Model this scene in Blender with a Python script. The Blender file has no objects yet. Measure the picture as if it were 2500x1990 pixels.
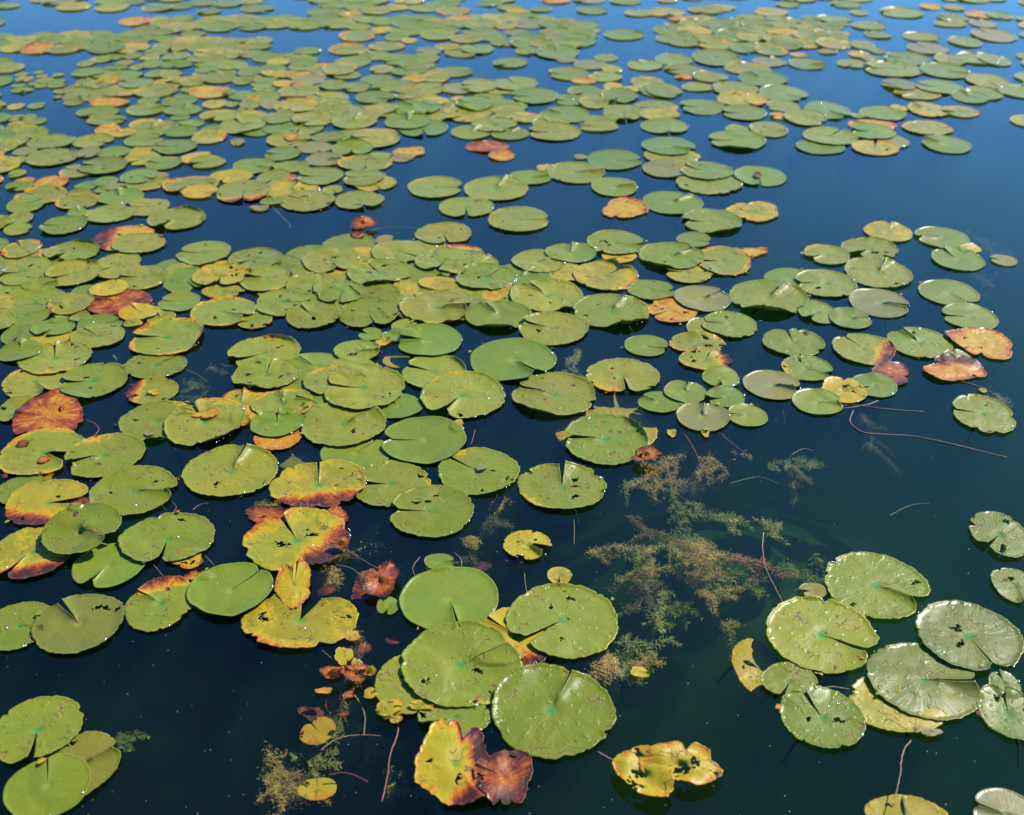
import bpy, math, random
import numpy as np
from mathutils import Vector, Matrix, noise as mnoise
# ------------------------------------------------------------------ camera, sky, sun, exposure
S = bpy.context.scene
COL = S.collection
PITCH = math.radians(32.5)
CAM_H = 1.70
F = 2667.0                       # focal length in pixels of a 2500 px wide frame
CX, CY = 1250.0, 995.0
cam_data = bpy.data.cameras.new("camera")
cam = bpy.data.objects.new("camera", cam_data)
COL.objects.link(cam)
cam.location = (0, 0, CAM_H)
cam.rotation_euler = (math.pi / 2 - PITCH, 0, 0)
cam_data.sensor_width = 36.0
cam_data.lens = 36.0 * F / 2500.0
cam_data.clip_end = 3000.0
cam_data.dof.use_dof = True
cam_data.dof.focus_distance = 2.7
cam_data.dof.aperture_fstop = 3.2
S.camera = cam

SUN_EL, SUN_AZ = math.radians(48), math.radians(50)      # azimuth clockwise from the view direction
world = bpy.data.worlds.new("World")
S.world = world
world.use_nodes = True
wn, wl = world.node_tree.nodes, world.node_tree.links
bg = wn["Background"]
sky = wn.new("ShaderNodeTexSky")
sky.sky_type = 'NISHITA'
sky.sun_disc = False
sky.sun_elevation = SUN_EL
sky.sun_rotation = SUN_AZ
sky.air_density = 1.0
sky.dust_density = 0.0
sky.ozone_density = 10.0
hs = wn.new("ShaderNodeHueSaturation")          # the film's saturated blue
hs.inputs['Saturation'].default_value = 1.12
wl.new(sky.outputs[0], hs.inputs['Color'])
wl.new(hs.outputs[0], bg.inputs[0])
bg.inputs[1].default_value = 0.147
sun_data = bpy.data.lights.new("sun", 'SUN')
sun_data.energy = 5.0
sun_data.angle = math.radians(0.5)
sun_data.color = (1.0, 0.95, 0.87)
sun = bpy.data.objects.new("sun", sun_data)
COL.objects.link(sun)
sd = Vector((math.sin(SUN_AZ) * math.cos(SUN_EL), math.cos(SUN_AZ) * math.cos(SUN_EL), math.sin(SUN_EL)))
sun.rotation_euler = (-sd).to_track_quat('-Z', 'Y').to_euler()
sun.location = sd * 20
S.view_settings.view_transform = 'Standard'
S.view_settings.look = 'None'
S.view_settings.exposure = 1.25
S.view_settings.gamma = 1.0
S.view_settings.use_curve_mapping = False
S.cycles.max_bounces = 8
S.cycles.transparent_max_bounces = 16
S.cycles.volume_bounces = 0
S.cycles.sample_clamp_indirect = 4.0
# x y w h notch-clock colour [flags] [| label @ short name other labels refer to]
PADS = """
92 1787 225 168 6.3 g ^ | bright green pad with pinkish scar at its stem point, lower left corner @ scarred corner pad
200 1873 190 165 2 b v | dull olive-brown sunken pad half under the green pads, lower left corner
118 1926 215 160 12 f | smooth green pad cut by the bottom edge, heart notch pointing up, lower left corner
193 1528 225 148 10.9 b n | large smooth olive-brown pad with orange stem point at the lower left @ olive-brown smooth pad
45 1532 175 120 3 g v
392 1478 175 134 10 g d0
563 1446 210 136 1.5 f U7 ^ | smooth fresh green pad with pointed lower tip, beside the yellow pad @ smooth green pad with the pointed tip
410 1320 234 127 6.4 g ^ | large green pad with deep notch facing the viewer, above the pointed-tip pad @ pad with the near-side notch
266 1385 182 112 - f | glossy bright green pad with a yellow midrib, tucked under two others @ glossy green pad with yellow midrib
205 1315 200 115 4 g L ^ | bluish green pad pinched at the waist, shadow falling on the olive pad @ bluish green waisted pad
80 1352 210 138 - y d6 v | large yellow-olive pad with orange lower rim at the left edge @ yellow-olive edge pad
118 1232 215 115 2.8w y d7 | yellow-green pad with an orange and brown lower side at the left edge @ orange-bottomed pad
55 1200 130 75 - g v
327 1204 214 122 3 g ^ | large clean green pad with its narrow notch facing right, left of centre @ clean green pad with the slit
255 1117 196 109 8 l n
105 1110 220 115 3.7w l o
563 1155 238 126 12.7 l ^ n | large holed pad with white glare in its upper notch @ holed pad with the glaring notch
383 1032 185 100 2 g U6
500 1035 200 118 11.2 l U5 | pad with a big brown and yellow patch beside its notch @ pad with the brown patch
839 1041 209 112 1.7 l n
1035 1079 209 117 9 f ^ | large fresh pad with lime green folded heart at its middle @ fresh pad with the lime middle
868 1110 175 85 - f v
778 1188 240 118 12 y d6 T | wide torn pad whose near side has rotted red-brown @ torn pad with the red-brown near side
955 1186 190 112 9 g
1054 1253 208 127 9 g ^ | round green pad floating free with its slit facing left, centre @ green pad with the long slit
1168 1155 200 115 10.3 g | green pad with a pink flake of leaf on its notch @ pad carrying the pink flake
1372 1193 220 113 12 g T | green pad split almost in two like butterfly wings @ butterfly-shaped pad
1478 1077 209 124 9 g U2 ^ | green pad with dark curled far rim above a sunken yellow pad @ pad with the dark curled rim
725 1325 262 150 11.3 y d4 T | half green half red-brown decaying pad with torn far side @ half red half green pad
733 1518 286 145 12.6w y T | large yellow-green speckled pad with wide open notch @ big yellow speckled pad
948 1484 56 43 6.3 f | tiny round green pad with near-side notch beside the biggest smooth pad
1073 1374 75 39 3 f | small green pad touching the far rim of the biggest smooth pad
1098 1468 242 164 5.6 f ^ | biggest smooth light green pad with dark green slit near the bottom centre @ biggest smooth light green pad
1126 1631 296 210 2 g ^ | huge veined green pad with emerald stem point at the bottom centre @ huge veined pad
1374 1522 272 184 7.7 l ^ | large pale pad with yellowing rim and brown holes, behind the lowest round pad @ pale pad with the yellowing rim
1348 1742 302 230 12.7 g ^ n | lowest large round green pad, torn hole near its far rim @ lowest large round pad
1000 1675 170 150 - l v
1110 1755 190 90 - g v
1260 1560 220 150 - Y v d6 | golden yellow pad showing between three large green pads @ golden pad
1850 1632 125 150 - Y s | half-sunken yellow pad standing on edge in the water @ half-sunken yellow pad
2139 1435 259 165 4 g ^ | large green pad in open water with ragged bites at its far rim @ bitten pad in open water
1984 1445 68 40 8.3 p | little mauve-brown pad between two big ones on the right
2006 1556 278 185 4 l ^ | large pale pad with brown cracks running out from its middle @ cracked pale pad
2365 1560 265 178 5 s ^ | silvery veined pad cut by the right edge, jagged left rim @ silvery pad with the jagged rim
2255 1668 282 198 3.2 s | very large silvery pad with raised veins and an oval hole @ largest silvery pad
2008 1758 208 152 11 g ^ | oval green pad with brown hole at its middle, over the heart pad @ oval pad with the middle hole
1928 1668 140 95 6.7 g | small heart-shaped grey-green pad with a near-side fold @ small heart-shaped pad
2190 1722 240 150 - y v T | mottled brown and pale decaying pad sticking out as a crescent @ mottled crescent pad
2452 1672 80 60 - s
2462 1745 160 135 - s | glossy silver-green pad cut by the right edge, below the small scrap
2440 1310 150 120 - s T | slashed silver-green pad alone at the right edge @ slashed pad at the right edge
2478 1435 120 92 - s
775 1785 88 70 11 O s | rust-orange pad sunk in the weeds at the lower middle, green weed before it
775 1925 96 62 - Y s | yellow-brown sunken pad among tan weeds at the bottom edge
2212 2000 210 120 - Y s | yellow pad sunk at the bottom edge with a stem rising from it @ sunken yellow bottom pad
2460 2000 180 145 - p | grey-mauve pad in the bottom right corner @ mauve corner pad
1288 1335 118 72 4w Y n T | small bright yellow pad with open wedge notch, alone in dark water @ lone bright yellow pad
1366 1409 60 44 6 y | tiny round yellow-green pad touching the pale pad
134 879 180 81 12 l
50 862 115 50 12 f ^
85 935 160 85 5 l v
228 934 172 88 8.7 g ^ | green pad with dark shadowed slit just behind the torn red leaf @ pad with the shadowed slit
160 983 75 35 3 y
40 1003 90 70 - l
408 828 186 95 8.8 l o U3 ^ | broad tan-rimmed pad with raised orange edge, left of centre @ tan-rimmed raised pad
380 895 155 66 1.5 g v
372 959 129 66 1.3 l d9 | pad with a yellow flake of leaf lying on it @ pad with the yellow flake
645 866 178 84 8 l U1 v | pad whose far right rim is curled up dark green @ pad with curled dark far rim
650 920 168 78 12.3 l U7 ^ | pad with a snail on its left half and upright notch @ pad with the snail
775 900 150 70 - f v
755 945 140 75 - f v
820 938 160 75 - l
888 953 203 114 9 l ^ | largest overlapping pad in the middle, brown nick in its right rim @ nicked top pad
860 900 110 45 - l
690 992 150 70 12 o
785 990 165 75 - f v
677 1040 132 66 12 f ^
677 1072 116 62 - O v | orange leaf blade peeping under a small fresh pad @ orange blade under the fresh pad
590 990 130 75 - y v o
600 1020 60 55 - O v
735 1115 120 66 - b s
872 860 116 52 3 l
1050 836 160 78 9 f n ^ | smooth light green pad with yellow stem point and right rim glare @ smooth pad with yellow stem point
1060 912 160 84 9.8 l U2
1130 970 209 112 7 l ^ n | broad pad with a long white folded edge along its notch @ pad with the white folded notch
972 995 118 62 11 f v
1252 883 210 105 4.7 f n ^ | large smooth pad with a dark leaf-shaped slit toward the viewer @ smooth pad with the leaf-shaped slit
1352 967 208 107 9.7 l U7
1520 922 178 88 5.7 l T | kidney-shaped pad with heavily nibbled far rim @ nibbled kidney-shaped pad
1510 995 120 80 - y s | ragged yellow-olive sunken leaf under the kidney-shaped pad
1480 1055 250 110 - Y s | sunken yellow pad showing on both sides of a green one
1577 847 108 51 3.7 f
1700 842 140 50 - o T
1722 882 130 50 - o T d3 | ragged pad with fiery orange and red tips @ pad with the fiery tips
1760 925 92 50 6 f
1672 960 104 57 12.3 f
1771 973 96 50 8.5 f
1608 985 102 52 10 f v
1716 1021 131 71 12 p ^ n | smooth tan heart-notched pad above the tan weeds @ smooth tan pad
1824 1018 100 54 9 f
1884 943 141 72 3.7 p n | shiny bowl-shaped olive pad with wet glare @ bowl-shaped olive pad
1970 903 124 61 3.9 g
1937 839 155 70 11.5 g T
1995 985 124 64 3.2 f
2060 957 112 62 - Y T | bright yellow torn leaf among three small green pads @ torn yellow leaf
2132 944 116 58 8 f
2108 855 158 76 10.8 l d4
2245 840 162 75 10.7 g n
2176 915 98 52 - R k | shrivelled red-brown leaf right beneath the red-rimmed pad @ shrivelled red-brown leaf
2330 905 155 58 - O k d0 | curled orange and green leaf near the right edge @ curled orange leaf
2340 882 80 44 - b
2395 840 165 72 - O k | big crumpled orange leaf at the right edge @ big crumpled orange leaf
2400 1015 160 96 9.5 l T | yellow-green pad awash at the right edge, nibbled and blotched @ blotched edge pad
305 585 155 60 - O d9 v | yellow pad with red-purple ragged left end @ yellow pad with the red end
340 599 134 48 1.7 l ^
176 618 138 50 7 g U1
285 652 120 66 8 l
181 671 140 61 8 l U1
350 681 127 58 8.7 l
413 655 70 40 - f v
55 612 95 52 - o
108 622 50 34 - p v
60 668 130 66 - l
100 700 92 30 - f
85 740 160 66 5 g
173 745 117 52 8.5 l ^
205 715 60 40 - f v
267 709 95 42 - Y ^ | golden yellow lobe lying on the red-brown leaf @ golden lobe on the red leaf
290 742 165 62 - R n | broad flat red-brown leaf left of centre @ broad flat red-brown leaf
342 767 103 38 11 Y | yellow pad just below the flat red-brown leaf @ yellow pad below the red leaf
395 780 70 40 - l v
325 793 50 16 - l
62 775 125 58 2 g
148 783 45 20 - l
195 777 50 22 - l
130 805 110 42 - f ^
115 825 130 48 - y v
243 795 115 44 2 f
240 824 136 58 10.5 l
45 822 80 50 - g
438 740 105 48 9.3 f
455 688 110 60 5 f
440 668 80 40 - l v
538 678 137 54 6.2 y ^
545 658 110 36 - O v
545 714 105 34 - o v
497 621 136 60 9.2 l
622 636 132 54 7.5 g
652 687 134 60 9.3 l U3
546 765 160 72 4 l o ^ | wide pad with thin orange rim, black nick at its notch @ wide orange-rimmed pad
622 785 90 42 - o v
692 744 138 64 3 l
764 775 133 61 10.7 l
764 700 130 52 - l
834 722 116 56 6.3 g ^
808 643 142 60 5.3 l
900 770 145 70 5.5 g
927 672 157 66 11 l U6 ^
955 712 135 52 - y v
976 619 138 58 4.3 l
1086 642 146 58 - l ^
1125 625 115 50 - b v d0
1083 574 139 56 5.7 l
1187 682 153 66 1.3 g ^
1070 695 100 30 - y v
1065 755 180 82 3.2 l U6 ^ n | large pad with raised lime near rim and folded left edge @ pad with the folded left edge
1140 725 110 60 - y v
1215 717 90 44 - O v
1217 775 165 68 11 f U6x n | pad lifted from the water showing its lime underside @ lifted pad with lime underside
1334 727 180 78 10.8 l U5 n
1350 806 172 80 9.5 l ^
1492 764 188 84 12.7 l U5x n | wing-shaped pad with V notch and lime underside at the right @ wing-shaped pad
1315 642 130 60 - l
1394 621 126 50 12 f ^
1370 668 125 48 - y v
1480 677 158 72 1.3 y U1
1502 596 142 62 3.3 g U8 ^
1512 628 85 32 - Y v
1640 629 162 68 1.8 g U7 n ^ | smooth pale pad with white folded notch and lime near rim @ pale pad with white folded notch
1680 668 118 52 - y v
1765 640 140 70 9 o
1835 618 76 22 - O k
1695 588 85 36 3.5 f
1590 712 116 50 3 g ^
1715 732 140 64 - p n ^ | smooth greyish pad with a raised midrib, above the torn orange leaf @ greyish midrib pad
1640 762 125 58 - O v T | torn yellow and orange pad peeping under the greyish one
1780 797 139 62 9.5 g ^
1725 803 100 45 - l v
1876 730 196 84 1 l U6x n | largest tilted pad right of centre with thick lime near rim @ large tilted pad with lime rim
1930 685 130 54 5 f
2015 696 156 66 9 l
2017 625 112 50 8 l
1994 766 98 54 - g
2075 781 105 52 3 f
2123 610 141 52 7 g T
2143 670 167 74 12.5 l n
2146 743 151 70 3.7 p n
2168 569 120 50 12.2 y
2299 583 137 52 9 f n
2337 636 132 56 - f
2368 611 56 20 - Y k
2316 718 152 64 4.7 f
2367 777 140 64 9.3 f
2450 638 68 28 - p
905 820 60 28 10 f
973 823 87 28 - f
990 800 70 34 - l v
934 840 38 16 - Y k
972 880 75 40 - Y s
938 584 45 20 3 Y s
1083 673 30 12 - f
126 348 121 35 1.5 g
80 327 82 26 - g
50 318 90 24 - l
127 387 132 43 1.5 l
40 348 60 26 - y
62 372 60 20 - p
42 395 50 20 - l
227 347 102 33 3.7 l
215 375 60 28 - p
279 374 86 28 6 f
251 408 123 42 9 g ^
190 420 88 34 - o v
42 427 42 24 - g
125 450 82 40 - O | coral pink and orange leaf near the left edge @ coral leaf
62 443 50 14 - O
50 457 72 22 - g
100 480 132 44 - o
65 502 98 42 - g
209 456 56 20 - f
260 445 62 23 - f
282 458 56 16 - p
246 466 34 16 - f
196 473 62 18 - f
189 495 106 38 - o
294 483 117 38 11.7 f n | heart-shaped smooth pad with upright notch at the left @ heart-shaped smooth pad
340 434 95 38 - g ^
363 445 112 46 - o v
190 522 53 20 12 f
269 525 124 44 1.5 l
155 553 118 46 9 g U8
361 508 108 44 9 l
431 538 146 54 7 l U1 n | oval pad with curled far rim alone at the edge of blue water @ oval pad beside the blue channel
45 538 75 34 - l
45 563 72 28 - l
352 346 98 32 - g
365 320 110 36 - l
262 318 62 24 - O
300 327 70 20 - y
427 361 110 36 9 g
350 372 70 26 - y v
348 390 90 32 - y v
400 401 90 33 9 g
505 399 92 30 8 g ^
482 388 85 30 - O v | orange-pink leaf behind a green pad, upper left @ orange-pink leaf
446 324 84 26 - f
512 337 86 34 - y
515 318 48 22 - f
592 308 115 42 11 l
680 319 75 22 1 f
706 344 112 36 - l
689 378 90 32 - f
770 363 86 28 - p
793 392 96 33 3 p n | mauve-grey shiny pad in the upper middle, notch facing right @ mauve-grey shiny pad
800 337 77 25 - g
620 408 106 38 3.5 g
712 410 88 29 1 g
565 434 105 32 - Y T | ragged yellow leaf with purple far edge, upper left @ ragged yellow leaf
465 455 140 42 - o
490 472 88 32 - O T | orange leaf ending in a frayed purple tip @ frayed orange leaf
594 471 136 54 - l d6
668 438 85 38 - g
780 433 116 43 9 g ^
705 437 40 18 - R k
712 468 140 42 - y
750 494 134 50 10 l
812 466 50 22 - l
665 495 60 18 - f
634 511 46 15 - p k
580 350 36 17 - p k
915 340 125 48 9 y
860 365 102 33 6 f U12
892 401 136 38 6 l o | two-lobed pad with an orange and red rim, upper middle @ two-lobed orange-rimmed pad
929 382 56 18 - f
1000 374 74 26 - O k | small orange bow-shaped leaf in the blue water @ orange bow-shaped leaf
982 389 54 18 - p
888 437 106 42 9 g ^
915 450 104 38 - y v
877 492 122 44 5.3 l | pad at the lower end of the upper-middle pads, notch facing the viewer @ pad above the curled red leaf
1063 460 137 52 3 l
1211 464 158 58 12.5 l n | large pad with a white glinting notch in blue water @ pad with the glinting notch
1138 509 137 48 6 l
1267 539 153 62 3 l
1190 361 108 26 - R | pink-purple leaf alone in the blue water @ pink leaf in the blue water
1225 382 64 26 - O | small orange-yellow leaf touching the pink one
1352 325 134 42 9 l
1460 312 98 24 - l
1500 393 134 48 3 f
1405 424 144 52 2.8 l n
1292 436 108 34 - f
1500 459 116 46 2.8 f n
1417 385 34 12 - p
1330 413 40 20 - Y k
1525 512 105 50 - O k | orange crinkled leaf alone in blue water @ orange crinkled leaf
1642 498 148 56 1.3 f n
1632 360 132 46 4 f
1640 383 138 42 - l v
1625 415 115 42 - p
1725 421 130 46 10 g
1730 450 162 54 - l v
1855 433 130 49 6 f | pad alone in blue water with a pink bud at its middle @ pad with the pink middle
1838 520 142 42 - y k | folded cream and yellow pad, far edge rolled over @ folded cream pad
1737 544 146 60 9 l U5
1800 345 142 48 9 f U6
1876 318 88 42 - l
1805 320 70 26 - l v
2025 336 134 46 1 l
2002 360 122 38 - f v
2130 325 116 38 9.5 f
2130 308 125 26 - O v
2136 364 115 36 12 y
2180 347 80 32 - p v
2265 315 128 34 - o | pink and orange rimmed pad, upper right @ upper-right orange-rimmed pad
2310 355 124 44 10 f n | solitary pale pad in open blue water, upper right @ solitary pale pad
246 237 92 28 4 g
268 253 100 20 - O | orange two-lobed leaf in the far left @ far orange two-lobed leaf
239 276 107 27 7 g
262 296 100 24 - l
357 270 98 30 - g
363 248 54 20 - f
378 226 104 28 - l
440 248 88 28 - g
334 206 86 26 - l
240 210 74 20 - o
262 200 66 16 - y
216 179 86 22 - g
312 186 76 22 - g
382 182 56 22 - g
210 157 48 14 - l
245 148 60 14 - l
275 142 60 14 - g
325 138 50 14 - g
305 155 46 14 - p
336 166 40 13 - l
282 168 60 13 - g
372 158 60 20 - g
380 130 62 18 - l
365 144 50 14 - y
55 184 34 10 - g
95 179 28 8 - l
142 185 30 9 - l
103 188 32 10 - p
110 198 44 13 - l
140 202 40 15 - g
60 195 46 13 - y
102 211 34 12 - g
138 211 42 12 - g
55 222 56 14 - g
45 211 34 9 - l
80 207 30 10 - p
208 200 42 12 - g
190 210 30 10 - l
172 216 26 8 - p
156 225 52 13 12 l
140 239 24 8 - g
177 239 50 16 - p
180 252 52 16 - g
40 262 40 20 - y
90 260 46 16 - g
72 288 38 14 - g
90 298 50 17 - g
40 290 40 20 - p
50 305 60 16 - y
418 183 52 22 - l
470 203 60 24 - o
440 198 70 18 - o
515 228 108 28 - O | long orange-red leaf with a purple far side, upper left @ long orange-red leaf
560 229 36 14 - g
412 223 40 24 - l
537 194 82 24 12 g
514 153 90 26 - l
505 173 58 18 - f
570 163 76 24 - l
595 199 50 22 - g
615 178 62 26 - g
447 271 94 26 12.5 g
525 256 62 22 - y
568 257 26 20 - g
538 284 104 28 - l
440 290 50 16 - f
470 303 60 18 - g
645 240 84 30 - g
615 255 62 24 - o
600 272 44 16 - l
728 225 102 32 - o
756 198 86 26 - p
645 205 60 26 - g
690 206 50 16 - O
645 220 60 14 - l
685 183 90 18 - y
745 165 80 22 - g
665 170 70 18 - g
680 155 54 20 - Y
655 142 80 24 - g
740 150 78 24 - g
750 127 66 18 - g
800 172 80 32 - o
798 245 106 34 - l
810 270 90 28 - l
722 262 110 34 - y
618 290 84 32 - l
685 290 72 34 - l
765 295 104 34 - l
665 258 60 20 - p
430 140 70 22 - l
430 160 80 18 - g
560 135 60 26 - y
875 89 98 28 - o
1070 88 88 24 - l
1166 122 80 24 - g
1095 117 70 18 - o
968 93 58 20 - g
1000 101 40 12 - Y
945 115 90 22 - o
852 122 100 28 - o
862 153 86 28 - g
830 172 78 34 - o
932 171 60 20 - o
980 148 90 28 - g
1035 145 74 26 - g
1045 128 60 22 - p
915 138 80 22 - g
998 176 90 22 - g
1020 163 90 24 - g
1062 192 62 30 - o | orange-rimmed pad at the near end of the far middle cluster @ far orange-rimmed pad
1010 196 64 20 - O
960 212 106 28 - g
870 215 68 24 - g
815 210 60 26 - g
917 240 98 30 - g
998 232 66 28 - o
1018 267 118 40 - f U6x n | pad with thick lime near edge in the upper middle @ upper lime-edged pad
996 300 116 38 12 f ^ n
1065 250 60 20 - Y
1160 257 96 36 - g U7
1140 280 122 40 - y v
1120 246 38 16 - Y k
1170 212 92 34 - l
1206 308 112 36 - l
840 280 110 40 - l
895 278 90 34 - y
865 300 110 34 - l
940 268 70 28 - l
815 240 60 30 - g
820 258 80 24 - l
1256 207 118 34 - l
1305 237 118 38 9 f
1390 247 76 26 - f
1387 182 100 32 - g
1443 160 84 24 - p
1383 148 50 14 - p
1480 143 60 18 - f
1575 162 88 24 - l
1478 190 84 24 - l
1425 200 60 14 - O
1495 172 44 20 - y
1360 130 105 34 - g
1290 107 96 26 - g
1287 127 60 18 - g
1408 102 95 30 - f
1395 80 100 26 - g
1360 62 90 20 - g
1523 87 98 26 - g | far pad alone in blue water, upper middle right @ lone far pad
1511 236 90 36 - g U7
1497 213 44 20 - Y
1550 219 58 14 - Y
1430 226 90 32 - g
1450 253 70 30 - o
1243 278 82 30 - o
1285 290 76 24 - y
1378 282 124 40 - f
1520 278 100 40 - g U6
1465 298 80 26 - g
1345 303 90 22 - l
1600 265 110 34 - l
1610 283 100 26 - y
1622 311 118 36 5.5 f
1580 202 80 28 - o
1605 222 90 34 - g
1645 148 92 30 - g
1668 172 94 24 - g
1672 190 60 10 - O
1748 143 122 40 - g
1735 190 88 26 - g
1705 215 84 20 - l
1622 225 84 34 - g
1862 194 122 36 - f
1825 170 112 28 - o
1878 153 84 24 - p
1970 158 94 28 - f
1794 219 114 34 - l U6
1912 230 122 38 - f
1714 263 110 38 9 f
1817 278 110 36 9 f
1812 245 124 36 - y
1912 262 84 28 - l
2020 272 112 44 - f
1965 290 108 38 - l
1900 285 40 18 - O
1883 125 84 26 - o
1950 136 44 10 - O
2005 103 60 24 - g
1815 120 70 24 - g
1722 103 86 32 - l
1638 97 76 22 - g
1640 75 90 28 - g
1755 62 90 24 - g
1870 82 140 34 - g
1918 102 64 24 - l
1790 90 90 30 - g
1920 58 90 24 - l
1662 48 60 12 - O
2200 33 110 26 - l
2270 18 50 16 - O
2328 20 54 16 - l
2325 45 80 20 - g
2320 60 84 16 - o
2390 38 60 30 - O
2440 40 64 24 - g
2120 65 86 20 - l
2143 87 70 18 - g
2250 92 96 22 - l
2356 104 84 28 - g
2265 120 104 30 - p
2425 88 110 36 - p
2400 60 70 20 - p
2212 145 118 32 - g
2180 172 150 38 - l
2307 175 126 38 - f
2320 148 84 26 - l
2385 145 110 30 - l
2430 150 80 28 - g
2410 200 110 36 - l
2195 209 90 30 - p U7
2293 215 122 36 - f
2240 232 116 28 - o v
2368 240 92 30 - f
2402 230 94 32 - g
2155 280 116 34 - g
2195 266 42 18 - Y
2096 284 44 12 - l
2265 270 96 40 - y
2345 275 92 28 - o
2030 67 60 18 - g
2035 48 100 14 - l
2097 33 40 16 - l
2105 112 60 22 - o
2095 135 40 24 - Y
2080 158 76 20 - l
2140 126 40 14 - g
2025 95 90 24 - g
2020 128 50 12 - p
2130 146 50 16 - p
"""
# dense far belts: polygons (photo pixels) and how many pads across them
BELTS = [
 ([(30,92),(200,86),(330,96),(345,118),(290,126),(30,122)], 60),
 ([(325,46),(820,44),(830,62),(700,72),(520,74),(470,90),(330,82)], 60),
 ([(320,84),(460,92),(480,112),(400,124),(325,112)], 18),
 ([(440,98),(640,100),(660,134),(560,140),(440,120)], 26),
 ([(840,44),(1340,44),(1440,66),(1400,110),(1300,112),(1160,104),(1030,84),(950,80),(840,62)], 80),
 ([(1700,44),(2060,46),(2050,112),(1960,116),(1820,120),(1640,104),(1640,80)], 50),
 ([(30,-60),(1700,-90),(1700,36),(1330,36),(830,38),(330,34),(30,20)], 130),
 ([(1700,-90),(2500,-90),(2500,8),(2150,10),(1900,36),(1700,36)], 60),
 ([(-500,-80),(20,-60),(20,300),(-500,300)], 120),
 ([(-500,310),(0,310),(0,800),(-500,800)], 70),
 ([(200,150),(1250,125),(1250,330),(700,340),(220,330)], 38, 1),
 ([(27,600),(130,600),(130,860),(27,860)], 9, 1),
 ([(560,690),(850,600),(1250,640),(1300,760),(830,780)], 16, 1),
 ([(2480,-80),(2900,-60),(2900,300),(2490,300)], 60),
]
# withered leaves floating as crumpled sheets: x y w h colour flags | label @ short
LEAVES = """
120 1020 185 116 R | torn red and orange leaf with a curved stem at the left edge @ torn red leaf
718 1440 96 92 Y P | upright yellow leaf scrap standing in the open notch of the speckled pad @ upright yellow scrap
930 1432 84 82 R L | folded brick-red leaf half out of the water @ folded brick-red leaf
893 1446 84 104 D s | dark maroon leaf sunk behind the folded red one
1112 1872 205 196 Y d4 d2 T | big golden leaf rotting to rust-red on its far and right sides, bottom edge @ golden rotting leaf
1232 1905 130 150 R T | wet rust-red torn lobe beside the golden leaf, bottom edge @ rust-red bottom leaf
1575 1905 150 112 Y L T | curled yellow leaf with hollow brown centre at the bottom edge @ curled yellow leaf
1662 1885 180 100 Y L T | long ruffled yellow leaf beside the curled one, bottom edge @ ruffled yellow leaf
815 1270 70 50 R | brick-red flap behind the half red pad @ brick-red flap
660 1262 130 44 R | rusty rotten margin hanging off the torn pad
1220 1606 120 50 O | orange and black rotting scrap between the three lowest pads
460 1370 80 44 O | rust-orange oak-shaped scrap behind the pointed-tip pad @ oak-shaped scrap
875 1658 70 36 R L | red and orange shrivelled scrap in dark water near the bottom @ red shrivelled scrap
840 1606 44 44 Y | small triangular green-yellow leaf scrap above the red one
1577 1128 62 34 R L | crimson scrap at the rim of the dark-curled pad
1562 1646 42 28 Y | tiny yellow shell-like leaf in open water
810 1645 60 30 R
792 1690 44 16 O
888 557 58 24 R L | curled red leaf trailing a long pink stem @ curled red leaf
876 573 40 28 D | dark purple underside of the curled red leaf
950 1735 66 44 y | pale round leaf scrap under the huge veined pad
1030 1730 60 24 y
1118 1044 34 26 y
1640 1060 26 18 l
1722 1062 18 22 y
1175 1148 28 16 p | pink flake lying in the notch of a green pad
505 1018 60 22 O | brown and yellow flake lying on a patched pad
377 963 30 16 Y | yellow flake lying on a left-hand pad
365 1064 26 14 p
2270 1795 50 22 p
1998 1648 20 12 y
470 1000 40 14 Y
713 341 36 14 O
2398 956 24 12 p
700 1012 44 18 O
1848 433 20 14 R | pink scrap lying at the middle of a far pad
940 1742 36 30 y
968 1762 30 20 y
905 1700 34 26 Y
480 1412 70 20 R
770 1300 60 34 R s
690 1330 40 50 D s
835 1345 44 26 R L
905 1480 50 40 D s
800 1440 46 30 D s
862 1560 40 22 O
838 1640 34 18 R
872 1622 26 20 y
818 1668 40 14 R L
905 1660 30 18 O L
852 1700 30 18 R
842 1745 22 16 D
812 1720 40 26 D s
760 1740 60 40 D s
890 1585 36 20 R s
60 1150 60 30 R s
130 1160 50 26 O s
110 1128 34 16 R
190 1262 36 22 D
60 1090 36 14 R
960 1560 40 30 D s
1000 1320 60 30 D s
1250 1370 70 36 D s
1175 1385 50 24 D s
200 1235 50 26 R
"""
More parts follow.
